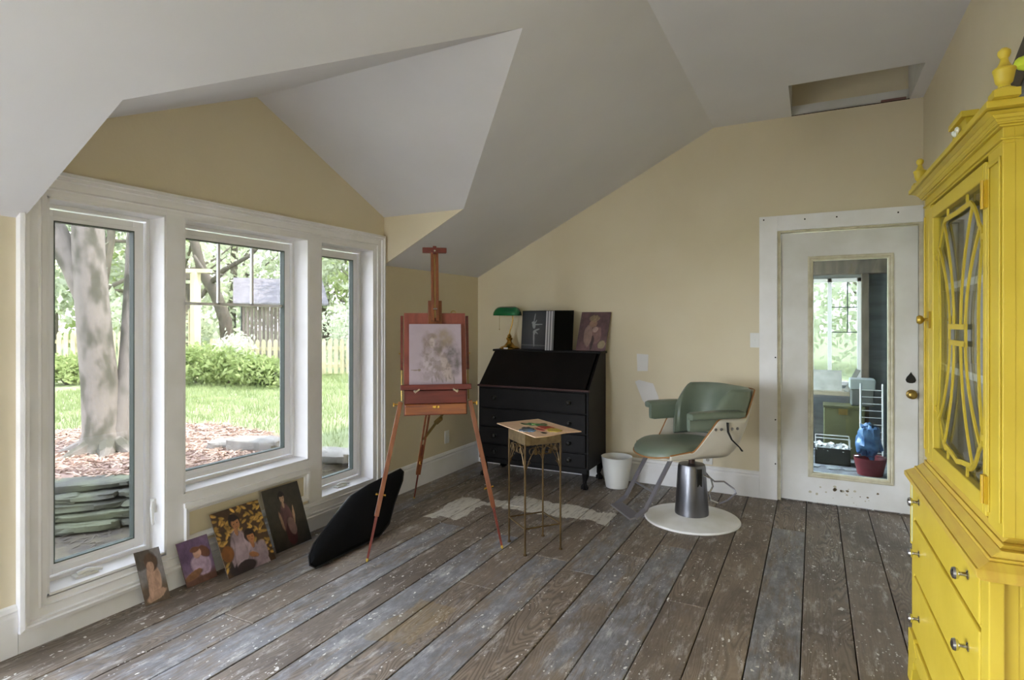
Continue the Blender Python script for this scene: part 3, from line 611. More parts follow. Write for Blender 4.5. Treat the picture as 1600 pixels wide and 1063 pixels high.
def art_easel(u, v_, s):
    u0, w0 = u, v_; u, v_ = smear(u, v_, s, .035); img = np.ones(u.shape+(3,))*H('#A3949D'); br = H('#7E6F66'); n = fbm(u.shape, 4, 4, 9); n2 = fbm(u.shape, 4, 14, 12)
    img = blend(img, ell(u, v_, .66, .76, .20, .15, -.3, .6)*np.clip(n*1.6, 0, 1), H('#8C7C6E')); img = blend(img, ell(u, v_, .84, .40, .15, .25, .2, .6)*np.clip(n2*1.7, 0, 1), H('#625A5C'))
    img = blend(img, ell(u, v_, .34, .62, .10, .22, .1, .6)*np.clip(n2*1.5, 0, 1), br); img = blend(img, ell(u, v_, .56, .58, .08, .14, -.2, .6)*np.clip(n*1.6, 0, 1), H('#6E6058')); img = blend(img, ell(u, v_, .42, .80, .10, .05, .2, .5)*n*1.4, br)
    img = blend(img, ell(u, v_, .43, .68, .062, .095, .1, .35), H('#AE9E9A'))
    for a_ in ((.41, .70, .012, .007), (.455, .70, .012, .007), (.435, .64, .018, .006)): img = blend(img, ell(u, v_, *a_, 0, .6)*.7, H('#6A5A54'))
    img = blend(img, ell(u, v_, .42, .36, .17, .17, 0, .7)*.6, H('#B3A5AA')); img = blend(img, ell(u, v_, .70, .27, .09, .25, .35, .5)*.8, H('#A6968F'))
    img = blend(img, np.clip((n2-.5)*8, 0, 1)*ell(u, v_, .58, .40, .36, .34, 0, .7)*.55, H('#6E625C')); img = blend(img, np.clip((n-.55)*8, 0, 1)*ell(u, v_, .45, .25, .3, .2, 0, .8)*.5, H('#74685F'))
    img = blend(img, ell(u0, w0, .12, .24, .09, .008), H('#7A6A5A')); img = blend(img, ell(u0, w0, .19, .24, .03, .018), H('#7A6A5A'))
    for k in range(7): img = blend(img, ell(u, v_, .42+.07*k, .06+.03*(k % 3), .012, .05, .3*(k % 2), .6)*.7, H('#6F6560'))
    return img*(.94+.12*n[..., None])
def art_dancer(u, v_, s):
    img = np.ones(u.shape+(3,))*H('#3A3D44'); img = blend(img, ell(u, v_, .5, .5, .5, .55, 0, 1), H('#4A4D54')); c = H('#9FA3AA')
    for a_ in ((.45, .64, .06, .10, .15), (.47, .83, .018, .12, -.18), (.60, .655, .17, .016, .02), (.40, .70, .035, .03, 0), (.52, .73, .06, .015, .9), (.46, .30, .026, .19, .04), (.47, .44, .045, .06, .2), (.56, .51, .11, .022, .25), (.55, .44, .07, .018, -.6), (.475, .12, .014, .06, 0)): img = blend(img, ell(u, v_, *a_), c)
    img = blend(img, np.clip(1-np.abs(v_-.10)*60, 0, 1)*.5, c); return img
def art_garden(u, v_, s):
    u, v_ = smear(u, v_, s, .03); img = np.ones(u.shape+(3,))*H('#5A3F42'); img = blend(img, np.clip((.4-v_)*4, 0, 1), H('#6C4E50')); n = fbm(u.shape, 4, 5, 6)
    img = blend(img, ell(u, v_, .33, .4, .14, .28), H('#8A7068')); img = blend(img, ell(u, v_, .62, .4, .16, .22), H('#7A5C58')); img = blend(img, ell(u, v_, .46, .7, .13, .1), H('#8C6C5A')); img = blend(img, ell(u, v_, .47, .84, .17, .09)*n*1.5, H('#8E7A5A'))
    img = blend(img, ell(u, v_, .55, .55, .1, .08), H('#A58A80')); img = blend(img, ell(u, v_, .84, .16, .13, .1), H('#94866A')); img = blend(img, ell(u, v_, .5, .2, .05, .2), H('#3E2A2C')); return tex(img, s, .5)

canvas('canvas_painting', (-2.862, 1.668, .002), (-2.838, 1.775, .002), (-2.914, 1.640, .258), art_sitting, 'smallest painting, seated bare-shouldered child, leaning by the left window', 'painting', seed=2)
canvas('canvas_painting', (-2.862, 1.877, .002), (-2.858, 2.045, .002), (-2.900, 1.84, .235), art_violet, 'violet painting of a reclining child leaning under the middle window', 'painting', seed=3)
canvas('canvas_painting', (-2.768, 2.047, .002), (-2.768, 2.352, .002), (-2.893, 2.022, .335), art_corn, 'painting of two children before yellow corn cobs leaning on the window base', 'painting', nx=110, seed=5, thick=.006)
canvas('canvas_painting', (-2.822, 2.404, .002), (-2.818, 2.670, .002), (-2.896, 2.353, .372), art_dark, 'dark painting of a standing child in a dress leaning under the window corner', 'painting', nx=90, seed=6, thick=.006)
canvas('canvas_painting', (-1.870, 4.812, zt+.001), (-1.600, 4.812, zt+.001), (-1.842, 4.897, 1.46), art_garden, 'maroon painting of figures propped on the black desk by the wall', 'painting', nx=80, seed=8, thick=.006)
# ---- portfolio book standing open on the desk
pf = thing('photo_portfolio', (-2.16, 4.72, zt), 'black portfolio book standing open at a dancer photograph on the desk', 'portfolio')
pz = zt+.002; sp_ = Vector((-2.05, 4.70, pz)); tl_ = Vector((-2.42, 4.83, pz)); tr_ = Vector((-1.895, 4.80, pz)); up = Vector((0, .035, .353))
lt = (tl_-sp_).normalized(); rt_ = (tr_-sp_).normalized()
def sheet(par, name, a, c, h, th, mat_, off=(0, 0, 0)):
    a = Vector(a)+Vector(off); c = Vector(c)+Vector(off); n = (c-a).cross(h).normalized()*th; m_ = MB(); m_.prism([a, c, c+h, a+h], n); return m_.build(name, mat_, par)
sheet(pf, 'back_cover', tl_+Vector((0, .008, 0)), sp_+Vector((0, .01, 0)), up, .004, mat('black_cover', srgb('#121214'), .45))
sheet(pf, 'front_cover', sp_+Vector((.006, 0, 0)), tr_, up, .004, mat('black_cover_front', srgb('#060606'), .5, spec=.1))
PAGE = mat('white_page_edges', srgb('#C9C9D2'), .5); PAGEG = mat('clear_sleeve_edges', srgb('#70727C'), .3)
for i in range(6):
    e = sp_+lt*(.0+.012*i)+Vector((0, -.012-.006*i, 0)); sheet(pf, 'page', e, e+Vector((.03+.004*i, .012, 0))*(.5), up*.985, .0015, PAGE if i % 2 else PAGEG)
canvas('photograph', tl_+Vector((.004, -.002, .004)), sp_+lt*.045+Vector((0, -.002, .004)), tl_+Vector((.004, -.002, .004))+up*.97, art_dancer, None, None, thick=.001, parent=pf, nx=90)

# ---- easel
ea = math.atan2(.616, .788)
E_ = thing('easel', (-1.97, 2.823, 0), 'brown wooden sketch-box easel on three legs beside the window', 'easel', rz=ea)
def eb(m_, name, mt, par=E_, **k): o = m_.build(name, mt, par, local=True, **k); return o
b = MB(); bw = .188; b.box(-bw, bw, .075, .34, .815, .822); b.box(-bw, -bw+.01, .075, .34, .815, .965); b.box(bw-.01, bw, .075, .34, .815, .965); b.box(-bw, bw, .33, .34, .815, .965); b.box(-bw, bw, .075, .085, .885, .965); b.box(-bw, bw, .075, .34, .958, .965)
eb(b, 'box_body', [EASELD], bevel=.002)
b = MB(); b.box(-bw+.004, bw-.004, .066, .10, .818, .883); dr = eb(b, 'drawer', EASELO, bevel=.004)
b = MB(); b.obox((0, .062, .866), (.02, 0, 0), (0, .004, 0), (0, 0, .007)); b.lathe([(.005, 0), (.006, .006), (.003, .01)], (.004, .058, .866), 8, (0, -1, 0)); eb(b, 'latch', BRASS, dr)
lean = .20
def lp_(x, z, d=0): return Vector((x, .10+(z-.95)*lean+d, z))
b = MB(); b.add([lp_(x, z, d) for d in (0, .012) for x, z in ((-bw, .962), (bw, .962), (bw, 1.43), (-bw, 1.43))], [(0, 1, 2, 3), (7, 6, 5, 4), (0, 4, 5, 1), (1, 5, 6, 2), (2, 6, 7, 3), (3, 7, 4, 0)])
eb(b, 'back_panel', EASELR)
b = MB(); b.beam(lp_(0, .97, -.012), lp_(0, 1.505, -.012), .085, .02); eb(b, 'mast_guide', EASEL, bevel=.002)
b = MB()
for s_ in (-1, 1): b.beam(lp_(s_*.0145, 1.38, -.03), lp_(s_*.0145, 1.82, -.03), .018, .02)
b.beam(lp_(0, 1.40, -.026), lp_(0, 1.82, -.026), .012, .006, mi=1); ms_ = eb(b, 'mast', [EASEL, mat('pale_mast_groove', srgb('#B49A62'), .5)], bevel=.0015)
b = MB(); b.beam(lp_(-.075, 1.825, -.03), lp_(.075, 1.825, -.03), .05, .032, side=(0, 1, 0)); b.beam(lp_(0, 1.80, -.06), lp_(0, 1.85, -.06), .022, .01); eb(b, 'top_clamp', EASELD, bevel=.003)
b = MB(); b.tube([lp_(-.012, 1.455, -.05), lp_(.012, 1.455, -.05)], .006, 8); b.lathe([(.007, 0), (.007, .012), (.004, .016)], lp_(0, 1.455, -.03), 10, (0, -1, 0)); eb(b, 'clamp_screw', CHROME)
b = MB(); b.lathe([(.006, 0), (.006, .014)], lp_(0, 1.82, -.055), 8, (0, -1, 0)); eb(b, 'clamp_screw', CHROME)
b = MB(); b.box(-.21, .21, .035, .10, .972, .996); b.box(-.21, .21, .03, .04, .972, 1.004); lg = eb(b, 'canvas_ledge', EASELD, bevel=.003)
for s_ in (-1, 1):
    b = MB(); b.lathe([(.008, 0), (.008, .012), (.004, .016)], (s_*.125, .035, .966), 10, (0, -1, 0)); b.obox((s_*.112, .022, .968), (.014, 0, -s_*.010), (0, .002, 0), (.002*s_, 0, .004)); eb(b, 'wing_nut', mat('worn_nickel', srgb('#A89A88'), .3, .9), lg)
b = MB(); b.tube([lp_(.115+.014*math.cos(t2), 1.432+.012*math.sin(t2), -.0) for t2 in np.linspace(-.3, PI+.3, 9)], .003, 6); eb(b, 'hook', BRASSD)
# side runners beside the panel
for s_ in (-1, 1):
    b = MB(); b.beam(lp_(s_*(bw+.014), 1.08, .04), lp_(s_*(bw+.014), 1.41, .04), .016, .03, mi=0); eb(b, 'side_runner', EASELD)
    b = MB(); b.tube([lp_(s_*(bw+.014), .90, .03), lp_(s_*(bw+.014), 1.09, .04)], .004, 6); b.obox(lp_(s_*(bw+.02), 1.18, .04), (.012, 0, 0), (0, .004, 0), (0, 0, .004)); eb(b, 'side_strut', BRASSD)
def easel_leg(top, foot, side, name='leg'):
    top = Vector(top); foot = Vector(foot); d = foot-top; k = top+d*.56
    g = MB(); u = Vector(side); u = (u-d.normalized()*u.dot(d.normalized())).normalized()
    for s_ in (-1, 1): g.beam(top+u*s_*.011, k+u*s_*.011, .011, .026, side=u)
    g.beam(k-d*.03, top+d*.72, .034, .026, side=u)
    o = eb(g, name, EASEL, bevel=.0015)
    g = MB(); g.beam(k-d*.12, foot-d.normalized()*.02, .012, .02, side=u, w2=.010, d2=.012); eb(g, 'leg_extension', EASELD, o)
    g = MB(); n = d.normalized().cross(u); g.lathe([(.007, -.028), (.007, .028)], k+d*.03, 8, n); g.obox(k+d*.03-n*.028, u*.014, n*.003, d.normalized()*.003); eb(g, 'clamp_screw', BRASS, o)
    g = MB(); g.lathe([(.002, 0), (.0075, .008), (.0075, .022)], foot, 10, -d.normalized()); eb(g, 'foot_tip', mat('yellow_foot_tip', srgb('#B89A3A'), .5), o)
Mi = Matrix.Rotation(-ea, 3, 'Z'); W2E = lambda x, y: (Mi @ (Vector((x, y, 0))-Vector((-1.97, 2.823, 0))))
fL, fR, fB = W2E(-2.268, 2.558), W2E(-1.673, 3.089), W2E(-2.76, 3.652)
easel_leg((-bw-.02, .10, .895), fL, (0, 1, 0)); easel_leg((bw+.02, .10, .895), fR, (0, 1, 0))
easel_leg((-.02, .32, .90), fB, (1, 0, 0), 'rear_leg')
g = MB(); g.beam((.09, .30, .83), Vector((-.02, .32, .90)).lerp(fB, .38), .016, .008); g.beam((.05, .40, .74), (.02, .46, .70), .026, .02); eb(g, 'leg_brace', BRASSD)
for s_ in (-1, 1):
    g = MB(); g.lathe([(.006, 0), (.006, .03)], (s_*(bw+.03), .10, .88), 8, (s_, 0, 0)); g.obox((s_*(bw+.062), .10, .88), (.003, 0, 0), (0, .002, 0), (0, 0, .012)); eb(g, 'wing_screw', BRASS)
Me = Matrix.Rotation(ea, 3, 'Z')
def e2w(p): return Me @ Vector(p)+Vector((-1.97, 2.823, 0))
canvas('canvas_painting', e2w((-.158, .079, .998)), e2w((.158, .079, .998)), e2w((-.158, .151, 1.362)), art_easel, 'unfinished mauve study of a curly-haired figure standing on the easel', 'painting', nx=100, seed=11, thick=.004)

# ---- bronzed plant stand and palette
sa = math.atan2(3.048-3.251, -1.523+1.36)+PI
st_ = thing('plant_stand', (-1.525, 3.228, 0), 'tall square bronze iron plant stand with scrolls holding a palette', 'stand', rz=sa)
hw = .118
for sx_, sy_ in ((1, 1), (-1, 1), (-1, -1), (1, -1)):
    b = MB(); b.tube([(sx_*hw, sy_*hw, .006), (sx_*hw, sy_*hw, .655)], .0062, 8); b.lathe([(.012, 0), (.013, .004), (.007, .01)], (sx_*hw, sy_*hw, 0), 10)
    for k in (0, 1):  # branching sprig at the top of each leg
        d = Vector((-sx_, 0, 0)) if k else Vector((0, -sy_, 0)); p0 = Vector((sx_*hw, sy_*hw, .50)); b.tube([p0, p0+d*.018+Vector((0, 0, .03)), p0+d*.035+Vector((0, 0, .042))], [.003, .004, .0015], 6)
    b.build('leg', BRONZE, st_, local=True, smooth=True)
b = MB(); b.box(-hw-.004, hw+.004, -hw-.004, hw+.004, .645, .716); b.build('apron_box', WICK, st_, local=True, bevel=.003)
for i, (a_, c_) in enumerate((((hw, hw), (-hw, hw)), ((-hw, hw), (-hw, -hw)), ((-hw, -hw), (hw, -hw)), ((hw, -hw), (hw, hw)))):
    b = MB(); b.tube([(*a_, .155), (*c_, .155)], .005, 8); b.build('stretcher', BRONZE, st_, local=True)
    b = MB(); a3 = Vector((*a_, 0)); d3 = (Vector((*c_, 0))-a3)
    for (cx_, r_, sg) in ((.2, .03, 1), (.42, .036, -1), (.62, .036, 1), (.82, .03, -1)):
        pts = []
        for t2 in np.linspace(0, 2.3*PI, 15): rr = r_*(1-t2/9); pts.append(a3+d3*(cx_+sg*rr*math.cos(t2)/.236)+Vector((0, 0, .604+rr*math.sin(t2))))
        b.tube(pts, .0032, 5)
    b.tube([a3+d3*.03+Vector((0, 0, .50)), a3+d3*.12+Vector((0, 0, .56)), a3+d3*.3+Vector((0, 0, .635))], .003, 5); b.tube([a3+d3*.97+Vector((0, 0, .50)), a3+d3*.88+Vector((0, 0, .56)), a3+d3*.7+Vector((0, 0, .635))], .003, 5)
    for q_ in (.3, .5, .7): c0_ = a3+d3*q_+Vector((0, 0, .60)); b.obox(c0_, d3.normalized()*.009, (0, 0, .014), d3.normalized().cross(Vector((0, 0, 1)))*.002)
    b.build('scrollwork', BRONZE, st_, local=True, smooth=True)
pz = .7175
pa = thing('paint_palette', (-1.525, 3.26, pz), 'pale wooden artist palette smeared with colours lying on the plant stand', 'palette')
A, B_, C_, D_ = Vector((-1.815, 3.276, pz)), Vector((-1.646, 3.542, pz)), Vector((-1.231, 3.265, pz)), Vector((-1.404, 2.979, pz))
front = [C_.lerp(D_, t2)+Vector((-.55, .83, 0)).normalized()*(.016*math.sin(PI*2*t2-.3)*(1 if .05 < t2 < .95 else 0)) for t2 in np.linspace(0, 1, 14)]
out_ = [A, B_]+front
hole_c = A*.10+B_*.10+C_*.25+D_*.55
b = MB(); b.prism(out_, (0, 0, .005)); b.build('palette_board', PALW, pa)
def blob(cx, cy, rx, ry, col_, n=16, name='paint_smear', seed=0, h=.0012):
    r = random.Random(seed); c = A+(B_-A)*cy+(D_-A)*cx; e1 = (D_-A).normalized(); e2 = (B_-A).normalized(); pts = []
    for k in range(n): a_ = 2*PI*k/n; q_ = 1+r.uniform(-.25, .25); pts.append(c+e1*rx*math.cos(a_)*q_+e2*ry*math.sin(a_)*q_+Vector((0, 0, .0052)))
    m_ = MB(); m_.prism(pts, (0, 0, h)); m_.build(name, mat('paint_'+name+str(seed), srgb(col_), .35, c2=srgb(col_)*1 if False else None), pa)
for i, a_ in enumerate(((.30, .55, .05, .035, '#2F6B3F'), (.42, .68, .06, .04, '#357A50'), (.24, .44, .035, .015, '#4A5A32'), (.38, .78, .03, .025, '#6B5A30'), (.60, .62, .06, .04, '#B23A2E'), (.66, .42, .05, .014, '#A8483C'), (.78, .62, .065, .045, '#C6B04A'), (.55, .25, .05, .035, '#3E444C'), (.66, .20, .045, .03, '#6E93B8'), (.62, .10, .04, .025, '#7B8894'), (.33, .60, .02, .02, '#7FA85A'))): blob(*a_[:4], a_[4], seed=i+1, h=.0010+.0004*i)
blob(.86, .33, .028, .016, '#14100D', name='thumb_hole', seed=31)

# ---- waste bin
b = MB(); pr = [(.082, .0), (.09, .004), (.105, .09), (.118, .18), (.126, .25), (.129, .256), (.124, .256), (.122, .25), (.101, .09), (.086, .012), (.0, .010)]
b.lathe(pr, (0, 0, 0), 36, cap=False); b.add([(.082*math.cos(2*PI*k/36), .082*math.sin(2*PI*k/36), 0) for k in range(36)], [tuple(range(36))])
b.v = [(x-1.455, y+4.685, z) for x, y, z in b.v]; o = b.build('waste_bin', WHITEP, org=(-1.455, 4.685, 0), smooth=True); tag(o, 'white plastic waste bin on the floor between desk and salon chair', 'waste bin')

# ---- salon chair
CP = Vector((-.755, 4.165, 0)); ca_ = math.atan2(-.66, -.75)
ch = thing('salon_chair', tuple(CP), 'vintage salon chair with sage green vinyl cushions on a round pedestal', 'chair', rz=ca_)
def cb(m_, name, mt, par=ch, **k): return m_.build(name, mt, par, local=True, **k)
b = MB(); b.lathe([(.318, 0), (.322, .006), (.315, .014), (.26, .022), (.17, .034), (.13, .042), (.05, .044)], n=56); cb(b, 'base_disc', ENAMEL, smooth=True)
b = MB(); b.lathe([(.113, .040), (.114, .055), (.104, .20), (.094, .365), (.088, .385), (.03, .39)], n=36); pc = cb(b, 'pedestal_cylinder', STEEL, smooth=True)
b = MB(); b.lathe([(.098, .272), (.099, .275), (.098, .278)], n=36); b.obox((.0, .094, .31), (.018, 0, 0), (0, .006, 0), (0, 0, .06)); cb(b, 'cover_seam', BLACKM, pc)
b = MB(); b.lathe([(.022, .38), (.022, .47)], n=16); b.box(-.11, .11, -.05, .05, .462, .478); cb(b, 'piston', mat('brown_steel', srgb('#4A3A34'), .4, .7), smooth=True)
def loop(pts, r=.006): m_ = MB(); m_.tube(pts, r, 8); return m_
cs, sn = math.cos(-ca_), math.sin(-ca_)
def w2c(x, y, z): return Vector((x*cs-y*sn, x*sn+y*cs, z))     # offsets in room directions -> chair frame
R_ = Vector((CY, SY, 0)); F_ = Vector((-SY, CY, 0))
def rc(l, d, z): p = R_*l+F_*d; return w2c(p.x, p.y, z)
cb(loop([rc(.05, -.09, .33), rc(.10, -.10, .31), rc(.12, -.08, .25), rc(.09, -.09, .205), rc(.10, -.09, .16), rc(.15, -.09, .14)]), 'pump_lever', CHROME, smooth=True)
cb(loop([rc(.085, .03, .34), rc(.15, .06, .27), rc(.18, .06, .245), rc(.24, .04, .25), rc(.30, .02, .205), rc(.31, .0, .18), rc(.25, .0, .13), rc(.20, .02, .10)]), 'pump_pedal_loop', DSTEEL, smooth=True)
# fibreglass shell: wall running round the seat
def plan(t2, z):
    """plan curve of the bucket wall; t2 -1 (right front) .. 1 (left front)"""
    k = (z-.48)/.44; hwid = .235+.05*min(k*2.2, 1); back = -.25-.13*k; a = abs(t2); s_ = 1 if t2 > 0 else -1; rr = .17
    fx = .30 if z < .6 else .30
    Ls = fx-(back+rr); La = rr*PI/2; Lb = hwid-rr; tot = Ls+La+Lb; d = (1-a)*tot
    if d < Ls: return Vector((fx-d, s_*hwid, z))
    d -= Ls
    if d < La: an = d/rr; return Vector((back+rr-rr*math.sin(an), s_*(hwid-rr+rr*math.cos(an)), z))
    d -= La; return Vector((back, s_*(hwid-rr-d), z))
def wall_top(t2):
    a = abs(t2); x = plan(t2, .6).x
    # top height as function of position
    if x > .14: return .505+.02*(1-(x-.14)/.16)
    if x > -.02: q_ = (.14-x)/.16; q_ = q_*q_*(3-2*q_); return .52+.22*q_
    if x > -.2: return .74
    q_ = min((-.2-x)/.06, 1); q_ = q_*q_*(3-2*q_); return .74+.17*q_
nT, nZ = 96, 8; vs = []
for i in range(nT+1):
    t2 = -1+2*i/nT; zt_ = wall_top(t2)
    for j in range(nZ+1):
        q_ = j/nZ; z = .475+(zt_-.475)*q_; p = plan(t2, z)
        r_ = 1-.12*(1-min(q_*4, 1))**2; p = Vector((p.x*r_ if p.x < 0 else p.x, p.y*r_, p.z)); vs.append(p)
b = MB(); b.add(vs, [(i*(nZ+1)+j, (i+1)*(nZ+1)+j, (i+1)*(nZ+1)+j+1, i*(nZ+1)+j+1) for i in range(nT) for j in range(nZ)])
bot = [vs[i*(nZ+1)] for i in range(nT+1)]; tongue = [Vector((.30+.085*math.cos(a_), .235*math.sin(a_)*.88, .478+.012*math.cos(a_))) for a_ in np.linspace(PI/2, -PI/2, 15)]
ring_ = bot+tongue; cpt = Vector((0, 0, .468)); b.add([cpt]+ring_, [(0, 1+k, 1+(k+1) % len(ring_)) for k in range(len(ring_))])
shl = cb(b, 'shell', SHELL, smooth=True); md = shl.modifiers.new('s', 'SOLIDIFY'); md.thickness = .012; md.offset = 0
# piping along the rim
b = MB(); rim = [vs[i*(nZ+1)+nZ]+Vector((0, 0, .003)) for i in range(nT+1)]; b.tube(rim, .0055, 6); cb(b, 'rim_piping', PIPING, shl, smooth=True)
# seat cushion: domed pad with a wide rounded front
n1, n2 = 30, 10; vs2 = []; 
def seat_out(a_):
    x = math.cos(a_); y = math.sin(a_); e = 2.6
    k = (abs(x)**e+abs(y)**e)**(-1/e); X_ = .09+x*k*.31; Y_ = y*k*.222
    if X_ > .1: Y_ *= 1.0+.16*math.sin(min((X_-.1)/.3, 1)*PI*.75)
    return X_, Y_
for j in range(n2+1):
    q_ = j/n2; s_ = math.sin(q_*PI/2); 
    for i in range(n1*2):
        a_ = 2*PI*i/(n1*2); X_, Y_ = seat_out(a_); X_ = .09+(X_-.09)*s_; Y_ *= s_; z = .50+.066*(1-q_**3)**.8*1.0 - .03*max(0, (X_-.2)/.2)**2+(.02*(abs(Y_)/.22)**2)*(1-q_)
        vs2.append((X_, Y_, z))
N_ = n1*2; b = MB(); b.add(vs2, [(j*N_+i, j*N_+(i+1) % N_, (j+1)*N_+(i+1) % N_, (j+1)*N_+i) for j in range(n2) for i in range(N_)]); b.add([vs2[n2*N_+i] for i in range(N_)], [tuple(range(N_))])
sc_ = cb(b, 'seat_cushion', GREENV, smooth=True)
b = MB(); b.tube([(x, y, z+.002) for x, y, z in vs2[n2*N_:]], .0055, 6, closed=True); cb(b, 'seat_piping', PIPING, sc_, smooth=True)
# back cushion: wraps inside the shell
vs3 = []; nT2, nC = 44, 12
for i in range(nT2+1):
    t2 = -.62+1.24*i/nT2; 
    ztop = .925 if abs(t2) < .48 else .925-.16*((abs(t2)-.48)/.14)**1.5; zbot = .56
    for j in range(nC):
        a_ = 2*PI*j/nC; cz = (ztop+zbot)/2+(ztop-zbot)/2*(abs(math.sin(a_))**.6)*(1 if math.sin(a_) >= 0 else -1)
        th = .034*(abs(math.cos(a_))**.6)*(1 if math.cos(a_) > 0 else -1)*(1+.15*math.sin(t2*30)*(.5 if j < 3 else 0)*.3)
        p = plan(t2*.995, min(max(cz, .48), .95)); c0_ = Vector((.06, 0, cz)); dd = (c0_-p); dd.z = 0; dd.normalize(); e_ = 1 if abs(t2) < .58 else .6
        vs3.append(p+dd*(.042+th*e_))
b = MB(); b.add(vs3, [(i*nC+j, (i+1)*nC+j, (i+1)*nC+(j+1) % nC, i*nC+(j+1) % nC) for i in range(nT2) for j in range(nC)]+[tuple(range(nC)), tuple(nT2*nC+j for j in range(nC))[::-1]])
bc = cb(b, 'back_cushion', GREENV, smooth=True)
# arms
def pad(s_):
    """padded arm: thin rounded top with a thicker inner roll that turns down at the front"""
    m_ = MB(); n = 16
    def run(secs):
        o = []
        for (x, hz, wy, yc, zc) in secs: o.append([(x, s_*yc+wy*math.copysign(abs(math.cos(a_))**.55, math.cos(a_)), zc+hz*math.copysign(abs(math.sin(a_))**.55, math.sin(a_))) for a_ in [2*PI*k/n for k in range(n)]])
        m_.add([p for q_ in o for p in q_], [(i*n+k, i*n+(k+1) % n, (i+1)*n+(k+1) % n, (i+1)*n+k) for i in range(len(o)-1) for k in range(n)]+[tuple(range(n))[::-1], tuple((len(o)-1)*n+k for k in range(n))])
    run(((.195, .008, .02, .29, .762), (.19, .020, .038, .292, .765), (.17, .025, .044, .292, .768), (.0, .026, .046, .292, .771), (-.16, .025, .044, .29, .77), (-.205, .018, .03, .285, .768), (-.208, .005, .01, .285, .768)))
    run(((.188, .02, .008, .262, .725), (.182, .055, .020, .262, .722), (.15, .062, .024, .262, .722), (-.02, .06, .022, .26, .725), (-.12, .045, .018, .258, .73), (-.13, .02, .006, .258, .73)))
    return m_
for s_ in (-1, 1):
    ar = cb(pad(s_), 'arm_pad', GREENV, smooth=True)
    for x in (.0, -.04, -.12, -.16):
        m_ = MB(); m_.lathe([(.010, 0), (.010, .004), (.004, .006)], (x, s_*.288, .675), 12, (0, s_, 0)); cb(m_, 'screw', STEEL, ar)
m_ = MB(); m_.tube([(-.08, .30, .72), (-.08, .305, .66), (-.10, .315, .61), (-.15, .325, .56), (-.17, .325, .535)], [.012, .011, .009, .007, .010], 8, flat=.5); cb(m_, 'recline_lever', BLACKM, smooth=True)
# footrest
for s_ in (-1, 1):
    m_ = MB(); m_.beam((.24, s_*.15, .47), (.43, s_*.15, .14), .038, .012, side=(0, 1, 0)); m_.beam((.43, s_*.15, .145), (.50, s_*.15, .095), .045, .012, side=(0, 1, 0)); m_.beam((.10, s_*.13, .474), (.24, s_*.15, .47), .04, .010, side=(0, 1, 0)); cb(m_, 'footrest_arm', DSTEEL)
m_ = MB(); m_.tube([(.365, -.15, .25), (.365, .15, .25)], .007, 8); cb(m_, 'crossbar', DSTEEL)
m_ = MB(); m_.add([(x, y, z+d) for d in (0, .012) for x, y, z in ((.46, -.17, .10), (.46, .17, .10), (.54, .155, .085), (.54, -.155, .085))], [(0, 1, 2, 3), (7, 6, 5, 4), (0, 4, 5, 1), (1, 5, 6, 2), (2, 6, 7, 3), (3, 7, 4, 0)]); cb(m_, 'foot_plate', DSTEEL, bevel=.003)

# ---- black soft case leaning by the window
ol = [(-2.448, 2.35, .0), (-2.467, 2.323, .022), (-2.505, 2.352, .052), (-2.551, 2.431, .085), (-2.638, 2.674, .155), (-2.71, 2.89, .21), (-2.735, 3.097, .231), (-2.748, 3.278, .240), (-2.762, 3.478, .252), (-2.735, 3.482, .23), (-2.686, 3.408, .19), (-2.576, 3.177, .102), (-2.484, 3.011, .03), (-2.448, 2.869, .0)]
ol = [Vector(p) for p in ol]; cen = sum(ol, Vector())/len(ol); nn = Vector((-.62, 0, -.78)).normalized()*-1   # faces the room
ring0 = []
for i in range(len(ol)):   # rounder outline
    a, c = ol[i], ol[(i+1) % len(ol)]; ring0 += [a, a.lerp(c, .5)]
b = MB(); n_ = len(ring0); secs = ((-.022, .93), (-.016, .985), (0, 1.0), (.016, .985), (.026, .95), (.032, .8), (.036, .4))
vs = []
for h_, k in secs: vs += [cen+(p-cen)*k+nn*h_ for p in ring0]
b.add(vs, [(i*n_+j, i*n_+(j+1) % n_, (i+1)*n_+(j+1) % n_, (i+1)*n_+j) for i in range(len(secs)-1) for j in range(n_)]+[tuple(range(n_))[::-1], tuple((len(secs)-1)*n_+j for j in range(n_))])
zmn = min(p[2] for p in b.v); b.v = [(p[0]-.0, p[1], p[2]-zmn+.001) for p in b.v]
cs_ = thing('instrument_case', tuple(Vector((cen.x, cen.y, 0))), 'black soft tapering case lying against the window base behind the easel', 'case')
b.build('case_body', CASEM, cs_, smooth=True)
b = MB(); b.tube([cen+(p-cen)*1.012+Vector((0, 0, -zmn))+nn*.006 for p in ring0], .004, 6, closed=True); b.build('zip', mat('zip_black', srgb('#1D1D1F'), .4), cs_)

# ================================================================== YELLOW CABINET
kb = thing('display_cabinet', (.50, 2.2, 0), 'tall bright yellow glazed china cabinet over chrome-knobbed drawers on the right', 'cabinet')
kb.rotation_euler.z = .024
BX, UX, BK = .348, .383, .655; BY0, BY1, UY0, UY1 = 1.72, 2.69, 1.745, 2.665
b = MB()
b.box(BX+.014, BK-.001, BY0+.002, BY0+.026, .121, .774); b.box(BX+.014, BK-.001, BY1-.026, BY1-.002, .121, .774); b.box(BK-.015, BK-.002, BY0+.005, BY1-.005, .122, .773); b.box(BX+.02, BK, BY0+.02, BY1-.02, .12, .14)
for z in (.425, .635, .2): b.box(BX+.004, BX+.03, BY0+.01, BY1-.01, z-.007, z+.007)
b.box(BX, BX+.03, BY0-.0125, BY0+.05, .1195, .7755); b.box(BX, BX+.03, BY1-.035, BY1+.0125, .1195, .7755)
b.box(BX+.08, BX+.09, BY0+.02, BY1-.02, .14, .77)
